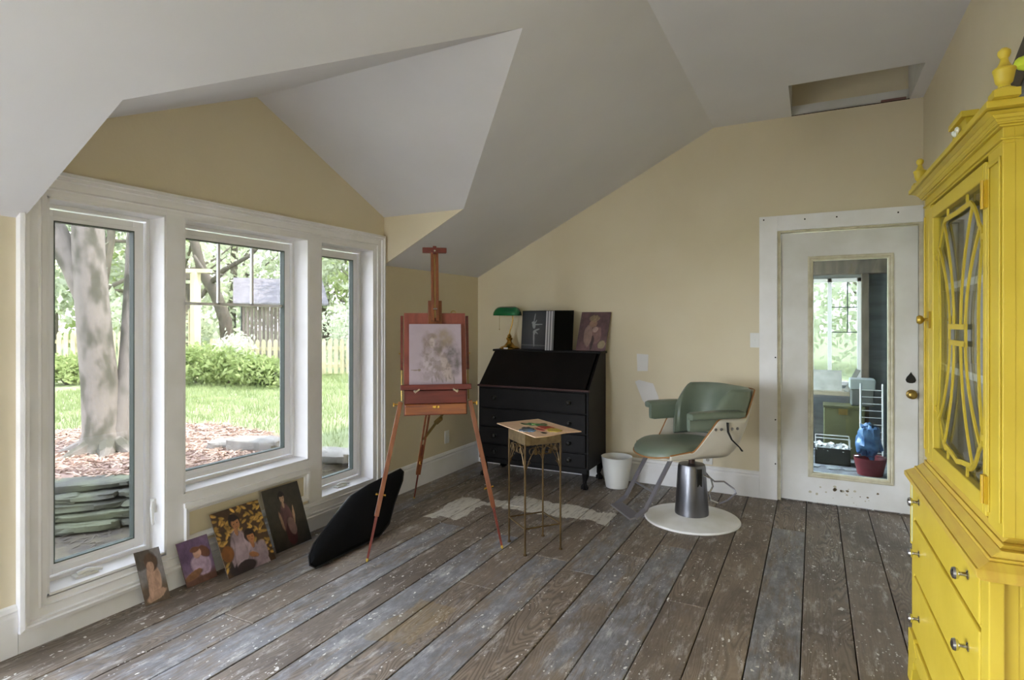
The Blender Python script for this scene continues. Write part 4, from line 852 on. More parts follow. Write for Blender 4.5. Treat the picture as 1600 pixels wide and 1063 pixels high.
# framed side panel
for y_, s_ in ((BY0, -1), (BY1, 1)):
    for a in ((BX+.001, BX+.06, .12, .775), (BK-.05, BK, .12, .775), (BX+.06, BK-.05, .72, .775), (BX+.06, BK-.05, .12, .2)): b.box(a[0], a[1], min(y_, y_+s_*-.012), max(y_, y_-s_*.012), a[2], a[3])
b.build('base_carcass', YEL, kb, bevel=.003)
b = MB()  # moulded top of the base: lip, long slope, small steps
def slab(d0, z0_, d1, z1_, x_=None, y_=None):
    a = [(BX-d0, BY0-d0), (BX-d0, BY1+d0), (BK, BY1+d0), (BK, BY0-d0)]; c = [(BX-d1, BY0-d1*.5-.002), (BX-d1, BY1+d1*.5+.002), (BK, BY1+d1*.5+.002), (BK, BY0-d1*.5-.002)]
    b.add([(x, y, z0_) for x, y in a]+[(x, y, z1_) for x, y in c], [(i, (i+1) % 4, 4+(i+1) % 4, 4+i) for i in range(4)]+[(3, 2, 1, 0), (4, 5, 6, 7)])
for a in ((.016, .776, .022, .784), (.024, .784, .025, .802), (.020, .802, -.004, .818), (-.004, .8181, -.006, .826), (-.010, .8261, -.030, .842), (-.032, .8421, -.034, .856), (-.038, .8561, -.044, .872)): slab(*a)
b.build('base_top', YELTOP, kb, bevel=.0015)
def chrome_knob(par, y, z):
    m_ = MB(); m_.lathe([(.012, 0), (.012, .002), (.006, .005), (.005, .018), (.013, .022), (.016, .028), (.014, .034), (.006, .037)], (BX-.004, y, z), 16, (-1, 0, 0)); m_.build('knob', CHROME, par, smooth=True)
for z0_, z1_, zk in ((.643, .768, .728), (.433, .627, .543), (.208, .417, .308)):
    m_ = MB(); m_.box(BX-.004, BX+.03, BY0+.052, BY1-.037, z0_, z1_); dr = m_.build('drawer', YEL, kb, bevel=.004)
    for y in (1.865, 2.525): chrome_knob(dr, y, zk)
m_ = MB(); m_.box(BX-.010, BX+.03, BY0-.01, BY1+.01, .118, .192); m_.build('plinth_moulding', YEL, kb, bevel=.005)
for y, s_ in ((BY1+.008, 1), (BY0-.008, -1)):   # ogee bracket feet
    for x in (BX-.012, BK-.06):
        m_ = MB(); pr = [(0, .20), (-.10, .20), (-.16, .16), (-.13, .135), (-.105, .115), (-.10, .085), (-.075, .075), (-.06, .03), (-.055, 0), (.022, 0), (.012, .04), (.002, .09), (.004, .13), (.006, .185)]
        m_.prism([(x, y+s_*py, pz_) for py, pz_ in pr], (.03, 0, 0)); m_.build('bracket_foot', YEL, kb, bevel=.003)
m_ = MB(); m_.box(BX-.004, BX+.02, BY1+.012, BY1+.022, .52, .79); m_.box(BX-.002, BX+.018, BY1+.0, BY1+.014, .53, .785, 1); m_.build('side_moulding', [YEL, mat('pale_green_strip', srgb('#AEB79A'), .5)], kb, bevel=.003)
# upper carcass
UZ0, UZ1 = .87, 1.80
b = MB(); b.box(UX+.004, BK, UY0+.001, UY0+.018, UZ0, 1.839); b.box(UX+.004, BK, UY1-.018, UY1-.001, UZ0, 1.839); b.box(UX+.01, BK-.002, UY0+.003, UY1-.003, 1.80, 1.82)
b.box(UX, UX+.025, UY0, UY0+.115, UZ0, UZ1); b.box(UX, UX+.025, UY1-.105, UY1, UZ0, UZ1); b.box(UX+.0005, UX+.024, UY0+.0005, UY1-.0005, UZ1, 1.84)
b.box(UX-.005, UX, UY0+.008, UY0+.018, .90, 1.77); b.box(UX-.005, UX, UY0+.097, UY0+.107, .90, 1.77); b.box(UX-.005, UX, UY0+.008, UY0+.107, 1.762, 1.772)
b.box(UX-.005, UX, UY1-.016, UY1-.008, .90, 1.77); b.box(UX-.005, UX, UY1-.095, UY1-.088, .90, 1.77)
b.build('upper_carcass', YEL, kb, bevel=.002)
PALEIN = mat('pale_grey_interior', srgb('#A9ABA8'), .6)
b = MB(); b.box(BK-.012, BK-.004, UY0+.018, UY1-.018, UZ0, 1.80, 0); b.box(UX+.03, BK-.012, UY0+.019, UY0+.022, UZ0, 1.8); b.box(UX+.03, BK-.012, UY1-.022, UY1-.019, UZ0, 1.8); b.build('lining', PALEIN, kb)
WSH = mat('white_shelf', srgb('#D2D3CF'), .45)
for z in (1.215, 1.50): b = MB(); b.box(UX+.035, BK-.014, UY0+.022, UY1-.022, z-.011, z+.011); b.build('shelf', WSH, kb)
# cornice
b = MB()
for d, z0_, z1_ in ((.005, 1.806, 1.811), (.008, 1.836, 1.842)): b.box(UX-d, BK, UY0-d, UY1+d, z0_, z1_)
# cove as sloped ring
def cove(d0, z0_, d1, z1_):
    a = [(UX-d0, UY0-d0), (UX-d0, UY1+d0), (BK, UY1+d0), (BK, UY0-d0)]; c = [(UX-d1, UY0-d1), (UX-d1, UY1+d1), (BK, UY1+d1), (BK, UY0-d1)]
    b.add([(x, y, z0_) for x, y in a]+[(x, y, z1_) for x, y in c], [(i, (i+1) % 4, 4+(i+1) % 4, 4+i) for i in range(4)]+[(3, 2, 1, 0), (4, 5, 6, 7)])
for (d0, z0_, d1, z1_) in ((.012, 1.842, .014, 1.846), (.0141, 1.846, .018, 1.853), (.0181, 1.853, .026, 1.861), (.0261, 1.861, .038, 1.867)): cove(d0, z0_, d1, z1_)
b.box(UX-.044, BK, UY0-.06, UY1+.05, 1.869, 1.885)
b.build('cornice', YEL, kb, bevel=.002)
# door
DY0, DY1, DZ0, DZ1 = UY0+.115, UY1-.105, .885, 1.785
GY0, GY1, GZ0, GZ1 = 1.882, 2.492, .935, 1.742
b = MB()
for a in ((DY0, GY0, DZ0, DZ1), (GY1, DY1, DZ0, DZ1), (GY0, GY1, DZ0, GZ0), (GY0, GY1, GZ1, DZ1)): b.box(UX-.006, UX+.018, *a)
for k, (d, h) in enumerate(((.0, .004), (.008, .0))):
    pass
dr = b.build('door', YEL, kb, bevel=.003)
b = MB(); b.box(UX+.012, UX+.015, GY0, GY1, GZ0, GZ1); b.build('glass_pane', PANEC, dr)
b = MB()
def lat(pts, w=.012):
    pts = [Vector((UX+.004, y, z)) for y, z in pts]
    for p, q_ in zip(pts, pts[1:]):
        e = (q_-p).normalized()*.004; b.beam(p-e, q_+e, .005, w, side=(1, 0, 0))
def curve(p0, p1, p2, n=8): return [(p0[0]*(1-t)**2+2*p1[0]*t*(1-t)+p2[0]*t*t, p0[1]*(1-t)**2+2*p1[1]*t*(1-t)+p2[1]*t*t) for t in np.linspace(0, 1, n)]
# mirrored left/right about ym and top/bottom about zm_
ym, zm_ = 2.195, 1.338
for sy_ in (-1, 1):
    for sz in (-1, 1):
        Q = lambda y, z: (ym+sy_*y, zm_+sz*z)
        lat([Q(.115, .404), Q(.15, .372)], .013) if False else None
        lat([Q(.118, .405), Q(.118, .374)], .012)                                         # short bar to the rail
        lat([Q(0, .385), Q(.06, .375), Q(.15, .365)], .015) if sz < 0 else lat([Q(0, .372), Q(.15, .374)], .015)
        lat([Q(*p) for p in curve((.15, .374), (.20, .36), (.235, .305))], .014)              # shoulder
        lat([Q(.235, .305), Q(.262, .285), Q(.262, .24)], .013)
        lat([Q(.262, .265), Q(.305, .262)], .016)                                        # tab to the stile
        lat([Q(*p) for p in curve((.262, .245), (.225, .12), (.232, 0), 7)], .012)             # outer stile curve
        lat([Q(*p) for p in curve((.17, .36), (.045, .20), (.042, .03), 9)], .012)              # inner sweep
        lat([Q(*p) for p in curve((.245, .29), (.10, .16), (.095, .03), 9)], .012)            # outer sweep
for z in (zm_-.025, zm_+.025): lat([(ym-.105, z), (ym+.105, z)], .016)
for y in (ym-.1, ym+.1): lat([(y, zm_-.03), (y, zm_+.03)], .014)
b.build('lattice', YEL, dr)
for z in (1.70, .955):
    b = MB(); b.box(UX-.010, UX-.004, DY0-.018, DY0+.012, z-.035, z+.035); b.tube([(UX-.012, DY0-.003, z-.036), (UX-.012, DY0-.003, z+.036)], .005, 8); h_ = b.build('hinge', mat('mustard_hinge', srgb('#B8941C'), .45), dr)
b = MB(); b.lathe([(.008, 0), (.006, .006), (.005, .018), (.014, .024), (.017, .032), (.012, .04)], (UX-.006, 2.53, 1.385), 14, (-1, 0, 0)); b.obox((UX-.010, 2.53, 1.385), (.003, 0, 0), (0, .012, 0), (0, 0, .03)); b.build('door_pull', mat('antique_gilt', srgb('#A88A30'), .4, .5), dr, smooth=True)
# urn finials and the raised centre block
def finial(x, y):
    m_ = MB(); m_.box(x-.024, x+.024, y-.024, y+.024, 1.885, 1.902)
    m_.lathe([(.022, 0), (.022, .005), (.012, .010), (.011, .016), (.016, .021), (.0185, .034), (.0205, .046), (.022, .048), (.0215, .052), (.014, .057), (.009, .067), (.007, .076), (.010, .080), (.0125, .086), (.012, .093), (.006, .099)], (x, y, 1.9015), 20); m_.build('urn_finial', YEL, kb, smooth=True)
finial(.372, 1.69); finial(.372, 2.69)
b = MB(); cy_ = 2.2; pr = [(-.36, 0), (.36, 0), (.36, .012), (.22, .016), (.14, .03), (.095, .06), (.07, .095), (-.07, .095), (-.095, .06), (-.14, .03), (-.22, .016), (-.36, .012)]
b.prism([(UX+.01, cy_+y, 1.885+z) for y, z in pr], (.02, 0, 0)); b.box(UX-.002, UX+.042, cy_-.078, cy_+.078, 1.98, 1.998); b.build('pediment', YEL, kb, bevel=.002)
b = MB(); 
for k in range(5): b.lathe([(.004, 0), (.009, .005), (.004, .010)], (UX+.006, cy_-.03+.014*k, 1.955+.006*math.sin(k*2)), 8, (-1, 0, 0))
b.build('carved_ornament', WHITEP, kb)
# scuff on the near side
CHIPM = mat('bare_chip', srgb('#B9B08A'), .7)
for y_, z_, r in ((.43, 1.28, .006), (.445, 1.285, .004), (.432, 1.268, .005), (.47, .97, .003)):
    b = MB(); b.prism([(y_+r*math.cos(a_), UY0-.0005, z_+r*1.4*math.sin(a_)) for a_ in np.linspace(0, 5.5, 7)], (0, .0006, 0)); b.build('paint_chip', CHIPM, kb)
# things inside the cabinet
def plates(n, y, z, r, label):
    t2 = thing('plate_stack', (.52, y, z), label, 'plates')
    for i in range(n):
        m_ = MB(); m_.lathe([(.5*r, 0), (.62*r, .003), (r, .012), (r*.99, .014), (.6*r, .006), (.01, .005)], (.52, y, z+i*.007), 28); m_.build('plate', WSH, t2, smooth=True)
plates(6, 2.12, .874, .10, 'stack of white plates on the bottom of the yellow cabinet')
t2 = thing('book_pile', (.52, 2.36, .874), 'low pile of grey magazines beside the plates in the yellow cabinet', 'magazines')
for i in range(7): m_ = MB(); m_.obox((.52, 2.37, .879+i*.009), (.08, .01*(i % 3-1), 0), (-.01*(i % 3-1), .075, 0), (0, 0, .004)); m_.build('magazine', mat('magazine_%d' % i, srgb(('#9A9A9C', '#8A8580', '#A7A9A6')[i % 3]), .5), t2)
GLS = glassmat('drinking_glass', (.85, .88, .88))
for i, (y, z, h) in enumerate(((2.0, 1.227, .14), (2.12, 1.227, .14), (2.3, 1.227, .10), (2.05, 1.512, .12), (2.33, 1.512, .16))):
    m_ = MB(); m_.lathe([(.026, 0), (.03, .002), (.034, h), (.031, h), (.026, .006), (.004, .005)], (.5, y, z), 20); o = m_.build('drinking_glass', GLS, org=(.5, y, z), smooth=True)
    tag(o, ('tall clear glass on the middle cabinet shelf, nearest the room end', 'tall clear glass second along the middle cabinet shelf', 'short clear glass at the far side of the middle cabinet shelf', 'clear glass on the top cabinet shelf, nearer one', 'tallest clear glass on the top cabinet shelf, farther one')[i], 'glass', 'glassware in the yellow cabinet')
# dark frame and lime bundle on top of the cabinet
fr_ = thing('picture_frame', (.50, 1.95, 1.887), 'dark brown wooden frame leaning on the wall atop the yellow cabinet', 'frame')
b = MB(); FRW = mat('dark_frame_wood', srgb('#4A423A'), .45)
o3 = Vector((.432, 1.95, 1.900)); e1 = Vector((.10, .09, .27)); e2 = Vector((.125, -.03, 0))
e1n, e2n = e1.normalized(), e2.normalized(); nn_ = e1n.cross(e2n)
b.beam(o3, o3+e1, .035, .03, side=e2n); b.beam(o3+e2, o3+e2+e1, .035, .03, side=e2n); b.beam(o3, o3+e2, .03, .035, side=e1n); b.beam(o3+e1, o3+e1+e2, .03, .035, side=e1n)
b.build('moulding', FRW, fr_, bevel=.004)
b = MB(); b.add([o3+nn_*d+e1*i+e2*j for d in (.002, -.006) for i, j in ((0, 0), (1, 0), (1, 1), (0, 1))], [(0, 1, 2, 3), (7, 6, 5, 4), (0, 4, 5, 1), (1, 5, 6, 2), (2, 6, 7, 3), (3, 7, 4, 0)]); b.build('backing', mat('striped_grey_ticking', srgb('#5F6166'), .8, c2=srgb('#7F8288'), scale=30, stretch=(1, 12, 1)), fr_)

# ================================================================== ROOM BEYOND THE DOOR
MX0, MX1, MY0, MY1, MZ = -.9, 1.5, YB+.12, 7.5, 2.3
GREYWALL = mat('grey_plank_wall', srgb('#8E9395'), .8, c2=srgb('#767B7D'), scale=2.2, stretch=(1, 1, 6), bump=.2)
b = MB(); b.box(MX0-.1, MX0, MY0, 5.5, 0, MZ); b.box(MX0-.1, MX0, 5.5, 7.1, 0, .5); b.box(MX0-.1, MX0, 5.5, 7.1, 2.1, MZ); b.box(MX0-.1, MX0, 7.1, MY1, 0, MZ); b.box(MX1, MX1+.1, MY0, MY1, 0, MZ); b.box(MX0-.1, MX1+.1, MY0, MY1+.1, MZ, MZ+.1)
b.box(MX0-.1, -.06, MY1, MY1+.1, 0, MZ); b.box(.47, MX1+.1, MY1, MY1+.1, 0, MZ); b.box(-.06, .47, MY1, MY1+.1, 0, .66); b.box(-.06, .47, MY1, MY1+.1, 1.86, MZ)
b.box(MX0, -.235, MY0-.001, MY0+.02, 0, MZ); b.box(XR, MX1, MY0-.001, MY0+.02, 0, MZ); b.box(-.235, XR, MY0, MY0+.02, 2.08, MZ)
struct(b.build('wall_porch', GREYWALL))
b = MB(); b.box(MX0-.1, MX1+.1, MY0-.12+.09, MY1+.1, -.05, -.004); struct(b.build('floor', mat('grey_littered_floor', srgb('#8A8D90'), .8, c2=srgb('#5F5E5C'), scale=9, detail=8)))
root = thing('window_5', (.2, MY1, .66), None, None); root['kind'] = 'structure'
f = MB()
for a in ((-.06, .0, .66, 1.86), (.43, .47, .66, 1.86), (-.06, .47, .66, .70), (-.06, .47, 1.82, 1.86), (.14, .18, .66, 1.86)): f.box(a[0], a[1], MY1-.02, MY1+.06, a[2], a[3])
f.build('window_frame', WHITE, root); f = MB()
f.box(.33, .342, MY1+.01, MY1+.03, 1.25, 1.82); f.box(.18, .43, MY1+.01, MY1+.03, 1.25, 1.262); f.box(.18, .43, MY1+.01, MY1+.03, 1.53, 1.542); f.build('grille', GASKET, root)
f = MB(); f.box(0, .43, MY1+.035, MY1+.038, .70, 1.82); f.build('glass_pane', PANE, root)
b = MB(); b.box(.465, .53, 7.36, 7.5, 0, 2.3); b.box(MX0, MX1, 7.3, 7.5, 1.9, 2.1); struct(b.build('trim_7', mat('bare_timber', srgb('#6E6358'), .8, c2=srgb('#574E46'), scale=4, stretch=(6, 6, 1))))
root = thing('window_7', (MX0-.05, 6.3, .5), None, None); root['kind'] = 'structure'; f = MB()  # unseen side window added to brighten the porch
for a in ((5.5, 5.56, .5, 2.1), (7.04, 7.1, .5, 2.1), (5.56, 7.04, .5, .56), (5.56, 7.04, 2.04, 2.1)): f.box(MX0-.08, MX0-.02, *a)
f.build('window_frame', WHITE, root); f = MB(); f.box(MX0-.052, MX0-.048, 5.56, 7.04, .56, 2.04); f.build('glass_pane', CLEAR, root)
# workbench with a board
wb = thing('workbench', (.15, 7.15, 0), 'low wooden bench under the porch window seen through the door glass', 'bench')
b = MB(); b.box(-.5, .5, 6.95, 7.35, .60, .64); b.build('bench_top', mat('bench_pine', srgb('#9A907C'), .7), wb)
for x in (-.46, .44):
    for y in (6.97, 7.30): b = MB(); b.box(x, x+.04, y, y+.04, 0, .60); b.build('leg', FRW, wb)
o = canvas('leaning_board', (-.03, 7.05, .641), (.265, 7.05, .641), (-.03, 7.16, .85), lambda u, v_, s: np.ones(u.shape+(3,))*H('#A9A8A4')*(.7+.5*fbm(u.shape, 4, s, 5)[..., None]), 'pale scribbled board propped on the porch bench', 'board', thick=.01, nx=40)
b = MB(); b.beam((.30, 7.0, .642), (.42, 7.18, .86), .045, .012); o = b.build('wood_offcut', mat('grey_offcut', srgb('#8B8A84'), .8), org=(.30, 7.0, .64)); tag(o, 'grey board offcut leaning slantwise by the porch window', 'board')
gc = thing('storage_chest', (.27, 6.82, 0), 'olive green storage chest under the porch bench', 'chest')
b = MB(); b.box(.09, .45, 6.7, 6.93, .0, .5); b.build('chest_body', mat('olive_metal', srgb('#5E6040'), .6), gc, bevel=.01); b = MB(); b.box(.085, .455, 6.69, 6.935, .5, .53); b.build('lid', mat('olive_lid', srgb('#55573A'), .6), gc, bevel=.006)
b = MB(); b.box(.22, .30, 6.684, 6.69, .44, .5); b.build('clasp', BRASSD, gc)
kx_ = thing('document_crate', (.16, 6.45, 0), 'dark crate full of white paper scraps on the porch floor', 'crate')
b = MB()
for a in ((.01, .31, 6.36, 6.37), (.01, .31, 6.54, 6.55), (.01, .02, 6.36, 6.55), (.30, .31, 6.36, 6.55)): b.box(*a, 0, .155)
b.box(.01, .31, 6.36, 6.55, 0, .01); b.build('crate_body', mat('dark_olive_crate', srgb('#2F312B'), .7), kx_)
b = MB()
for a, c in (((.015, 6.365, .15), (.015, 6.365, .25)), ((.305, 6.365, .15), (.305, 6.365, .25)), ((.015, 6.365, .25), (.305, 6.365, .25)), ((.015, 6.545, .15), (.015, 6.545, .25)), ((.305, 6.545, .15), (.305, 6.545, .25)), ((.015, 6.545, .25), (.305, 6.545, .25))): b.tube([a, c], .005, 6)
b.build('wire_rail', WHITEP, kx_)
b = MB()
for i in range(60):
    c = Vector((random.uniform(.03, .29), random.uniform(6.38, 6.53), random.uniform(.13, .18))); a_ = Vector((random.uniform(-1, 1), random.uniform(-1, 1), random.uniform(-.6, .6))).normalized()*.03; c_ = Vector((random.uniform(-1, 1), random.uniform(-1, 1), random.uniform(-.3, .3))).normalized()*.02
    b.obox(c, a_, c_, a_.cross(c_).normalized()*.001)
o = b.build('paper_scraps', WHITEP, org=(.16, 6.45, .13), fixn=False); tag(o, 'crumpled white paper scraps heaped in the dark porch crate', 'paper', kind='stuff')
rb = thing('bucket', (.45, 6.12, 0), 'dark red bucket on the porch floor behind the door glass', 'bucket')
b = MB(); b.lathe([(.10, 0), (.13, .15), (.134, .155), (.128, .15), (.098, .006), (.01, .005)], (.45, 6.12, 0), 24); b.build('bucket_body', mat('dark_red_plastic', srgb('#7A2A30'), .45), rb, smooth=True)
b = MB(); b.tube([(.45+.13*math.cos(a_), 6.12-.04*math.sin(a_), .15+.02*math.sin(a_)) for a_ in np.linspace(0, PI, 9)], .003, 6); b.build('handle', CHROME, rb)
def lump(name, c, r, mt, label, cat, seed, amp=.3):
    b = MB(); n1, n2 = 26, 16; vs = []
    for j in range(n2+1):
        for i in range(n1):
            th, ph = PI*j/n2, 2*PI*i/n1; d = Vector((math.sin(th)*math.cos(ph), math.sin(th)*math.sin(ph), math.cos(th))); k = 1+amp*mnoise.noise(d*2.2+Vector((seed, 0, 0)))+amp*.5*mnoise.noise(d*6+Vector((seed, 4, 0)))
            vs.append((c[0]+d.x*r[0]*k, c[1]+d.y*r[1]*k, c[2]+d.z*r[2]*k))
    b.add(vs, [(j*n1+i, j*n1+(i+1) % n1, (j+1)*n1+(i+1) % n1, (j+1)*n1+i) for j in range(n2) for i in range(n1)]); z = min(p[2] for p in vs)
    o = b.build(name, mt, org=(c[0], c[1], z), smooth=True)
    return tag(o, label, cat) if label else o
lump('blue_bag', (.44, 6.13, .295), (.10, .09, .14), mat('blue_plastic', srgb('#2E4E78'), .35, c2=srgb('#5E86AE'), scale=14), 'crumpled blue plastic bag standing in the red porch bucket', 'bag', 2, .4)
lump('lime_cushion', (.492, 1.905, 2.035), (.04, .022, .021), mat('lime_yellow_fabric', srgb('#C9D640'), .8, c2=srgb('#B4C230'), scale=30), 'lime yellow cloth bundle against the leaning frame atop the cabinet', 'cloth', 5, .15)
tb = thing('storage_tub', (.43, 6.75, .532), 'pale plastic tub stacked above the green porch chest', 'tub')
b = MB(); b.box(.33, .53, 6.72, 6.92, .532, .70); b.build('tub_body', mat('dull_tub', srgb('#5C5F5C'), .6), tb, bevel=.012); b = MB(); b.box(.32, .54, 6.71, 6.93, .70, .80); b.build('tub_lid', mat('pale_tub', srgb('#9FA6A4'), .5), tb, bevel=.008)
wc = thing('wire_rack', (.48, 6.45, 0), 'white wire rack leaning among the clutter right of the crate', 'rack')
b = MB()
for s_ in (.39, .57): b.tube([(s_, 6.36, .0), (s_+.01, 6.50, .78)], .009, 8)
b.build('side_rail', WHITEP, wc); b = MB()
for i in range(11): b.tube([(.39, 6.37+.0115*i, .08+.064*i), (.575, 6.37+.0115*i, .08+.064*i)], .004, 6)
b.build('rungs', WHITEP, wc)
b = MB()
for i in range(14): x, y = random.uniform(-.1, .55), random.uniform(5.6, 6.3); a_ = random.uniform(0, 3); b.obox((x, y, -.002+.0006*i), (.07*math.cos(a_), .07*math.sin(a_), 0), (-.05*math.sin(a_), .05*math.cos(a_), 0), (0, 0, .0006))
o = b.build('scattered_newspaper', mat('old_newspaper', srgb('#A2A4A2'), .8, c2=srgb('#7E8080'), scale=25), org=(.2, 6, -.004)); tag(o, 'grey newspaper sheets scattered on the porch floor', 'newspaper', kind='stuff')

# ================================================================== GARDEN
WLp = [(-9.5, -1.5), (-6.5, .3), (-5.2, 1.4), (-4.5, 2.15), (-3.98, 2.75), (-3.78, 3.4), (-3.7, 4.6), (-3.6, 9)]
def side_dist(x, y):
    """distance to the house side of the retaining line (positive towards the house)"""
    best = 1e9; sg = 1
    for (ax_, ay_), (bx, by) in zip(WLp, WLp[1:]):
        dx, dy = bx-ax_, by-ay_; t2 = max(0, min(1, ((x-ax_)*dx+(y-ay_)*dy)/(dx*dx+dy*dy))); px, py = ax_+t2*dx, ay_+t2*dy; d = math.hypot(x-px, y-py)
        if d < best: best = d; sg = 1 if (dx*(y-ay_)-dy*(x-ax_)) < 0 else -1
    return best*sg
def gh(x, y):
    s_ = side_dist(x, y); far_ = max(0, (-x-6))/8; base_ = .27-.10*min(far_, 1)
    w = .12 if y < 3.2 else .12+min((y-3.2)*1.2, .9); k = max(0, min(1, (s_+w/2)/w)); k = k*k*(3-2*k)
    return base_*(1-k)+(-.02 if y < 3.2 else -.02+.05*min(y-3.2, 1))*k+.012*mnoise.noise(Vector((x*1.3, y*1.3, 0)))
xs = [-60, -40, -30, -24, -20, -17]+list(np.arange(-15, -7, .6))+list(np.arange(-7, -3.2, .075))+[-3.13]
ys = [-20, -10, -5, -2]+list(np.arange(-1, 6, .09))+list(np.arange(6, 16, .7))+[18, 22, 28, 36, 50, 70]
b = MB(); b.add([(x, y, gh(x, y)) for x in xs for y in ys], [(i*len(ys)+j, (i+1)*len(ys)+j, (i+1)*len(ys)+j+1, i*len(ys)+j+1) for i in range(len(xs)-1) for j in range(len(ys)-1)])
def mulch_in(x, y): return ((x+5.25)/1.75)**2+((y-2.75)/1.32)**2 < 1+.12*mnoise.noise(Vector((x*2, y*2, 3)))
cls = []
GR = mat('lawn', srgb('#7C8860'), .9, c2=srgb('#98A279'), scale=3, detail=8, bump=.5, bscale=30); MU = mat('mulch_bed', srgb('#8A7266'), .95, c2=srgb('#A89082'), scale=18, detail=8, bump=.8, bscale=40)
for f_ in b.f:
    c = [sum(b.v[i][k] for i in f_)/4 for k in (0, 1)]; s_ = side_dist(*c)
    cls.append(2 if (s_ > -.02 and c[0] > -9) else (1 if mulch_in(*c) else 0))
b.m = cls; g_ = b.build('ground', [GR, MU, DIRT], smooth=True); g_['kind'] = 'structure'; g_['label'] = 'garden lawn'
b = MB(); b.box(-25, 40, 7.62, 70, -.3, .0) if False else b.add([(-3.13, 7.62, .05), (40, 7.62, .05), (40, 70, .1), (-3.13, 70, .1)], [(0, 1, 2, 3)]); o = b.build('ground', GR); o['kind'] = 'structure'
b = MB(); b.add([(-3.13, -30, -.05), (40, -30, -.05), (40, -2.2, -.05), (-3.13, -2.2, -.05)], [(0, 1, 2, 3)]); o = b.build('ground', mat('bounce_paving', srgb('#C9C4BA'), .9, c2=srgb('#B8B3A9'), scale=3)); o['kind'] = 'structure'  # unseen pale ground, added to bounce neutral light into the room
# grass blades
def blades(n, area, keep, hgt, seed):
    r = random.Random(seed); vs = []; fs = []
    while len(fs) < n:
        x, y = r.uniform(*area[0]), r.uniform(*area[1])
        if not keep(x, y): continue
        z = gh(x, y) if x < -3.13 else .05; h_ = hgt*r.uniform(.5, 1.3); a_ = r.uniform(0, PI); w = .004+.002*abs(x+4)/4; dx, dy = w*math.cos(a_), w*math.sin(a_); lx, ly = r.uniform(-.5, .5)*h_, r.uniform(-.5, .5)*h_
        k = len(vs); vs += [(x-dx, y-dy, z-.005), (x+dx, y+dy, z-.005), (x+lx, y+ly, z+h_)]; fs.append((k, k+1, k+2))
    return vs, fs
b = MB(); b.add(*blades(42000, ((-11, -3.6), (2.0, 9.5)), lambda x, y: side_dist(x, y) < -.05 and not mulch_in(x, y), .065, 1))
o = b.build('lawn_grass', GRASSM, fixn=False); tag(o, 'green lawn grass growing across the garden outside the windows', 'grass', kind='stuff')
b = MB()
for i in range(5200):
    x, y = random.uniform(-7, -3.5), random.uniform(1.3, 4.1)
    if not mulch_in(x, y) or side_dist(x, y) > -.06: continue
    a_ = random.uniform(0, PI); l_ = random.uniform(.012, .045); t_z = random.uniform(-.4, .4); b.obox((x, y, gh(x, y)+.006), (l_*math.cos(a_), l_*math.sin(a_), l_*t_z), (-.006*math.sin(a_), .006*math.cos(a_), 0), (0, 0, .003), random.randint(0, 1))
o = b.build('mulch_chips', [MULCH, mat('pale_chips', srgb('#C4AE9C'), .95)], fixn=False); tag(o, 'pinkish wood chip mulch spread around the garden tree', 'mulch', kind='stuff')
b = MB()
for i in range(900):   # litter and weeds in the strip by the house
    x, y = random.uniform(-4.6, -3.2), random.uniform(1.2, 4.5)
    if side_dist(x, y) < .06: continue
    a_ = random.uniform(0, PI); l_ = random.uniform(.01, .05); b.obox((x, y, gh(x, y)+.004), (l_*math.cos(a_), l_*math.sin(a_), l_*.2), (-.004*math.sin(a_), .004*math.cos(a_), 0), (0, 0, .002))
o = b.build('dead_twigs', BARKD, fixn=False); tag(o, 'dead twigs and leaf litter in the shaded strip below the stone wall', 'leaf litter', kind='stuff')
# retaining wall
b = MB()
def stone(m_, c, ax, ay, az, seed, mi=0):
    r = random.Random(seed); c = Vector(c); ax, ay, az = map(Vector, (ax, ay, az)); n1, n2 = 18, 11; vs = []
    for j in range(n2+1):
        for i in range(n1):
            th, ph = PI*j/n2, 2*PI*i/n1; sp2 = lambda v_, e: math.copysign(abs(v_)**e, v_)
            d = (sp2(math.sin(th), .5)*sp2(math.cos(ph), .5), sp2(math.sin(th), .5)*sp2(math.sin(ph), .5), sp2(math.cos(th), .5)); k = 1+.22*mnoise.noise(Vector(d)*1.7+Vector((seed*3.1, 0, 0)))+.10*mnoise.noise(Vector(d)*5+Vector((seed*3.1, 2, 0)))
            vs.append(c+ax*d[0]*k+ay*d[1]*k+az*d[2]*k)
    m_.add(vs, [(j*n1+i, j*n1+(i+1) % n1, (j+1)*n1+(i+1) % n1, (j+1)*n1+i) for j in range(n2) for i in range(n1)], mi)
sd_ = 0
for course in range(5):
    z = .0+course*.058; off = .03*(4-course)
    for (ax_, ay_), (bx, by) in list(zip(WLp, WLp[1:]))[1:5]:
        a2 = Vector((ax_, ay_, 0)); d2 = Vector((bx-ax_, by-ay_, 0)); L_ = d2.length; u = d2/L_; n = Vector((u.y, -u.x, 0)); s_ = random.uniform(-.1, 0)
        while s_ < L_:
            l_ = random.uniform(.14, .42); sd_ += 1
            stone(b, a2+u*(s_+l_/2)+n*(off+random.uniform(-.03, .035))+Vector((0, 0, z+.02)), u*l_*.52, n*random.uniform(.10, .14), Vector((u.x*.0, 0, .031))+Vector((0, 0, random.uniform(-.006, .006))), sd_); s_ += l_
o = b.build('stone_retaining_wall', STONE, org=(-4.5, 2.15, 0), smooth=True); tag(o, 'low mossy dry-stone retaining wall outside the left window', 'stone wall')
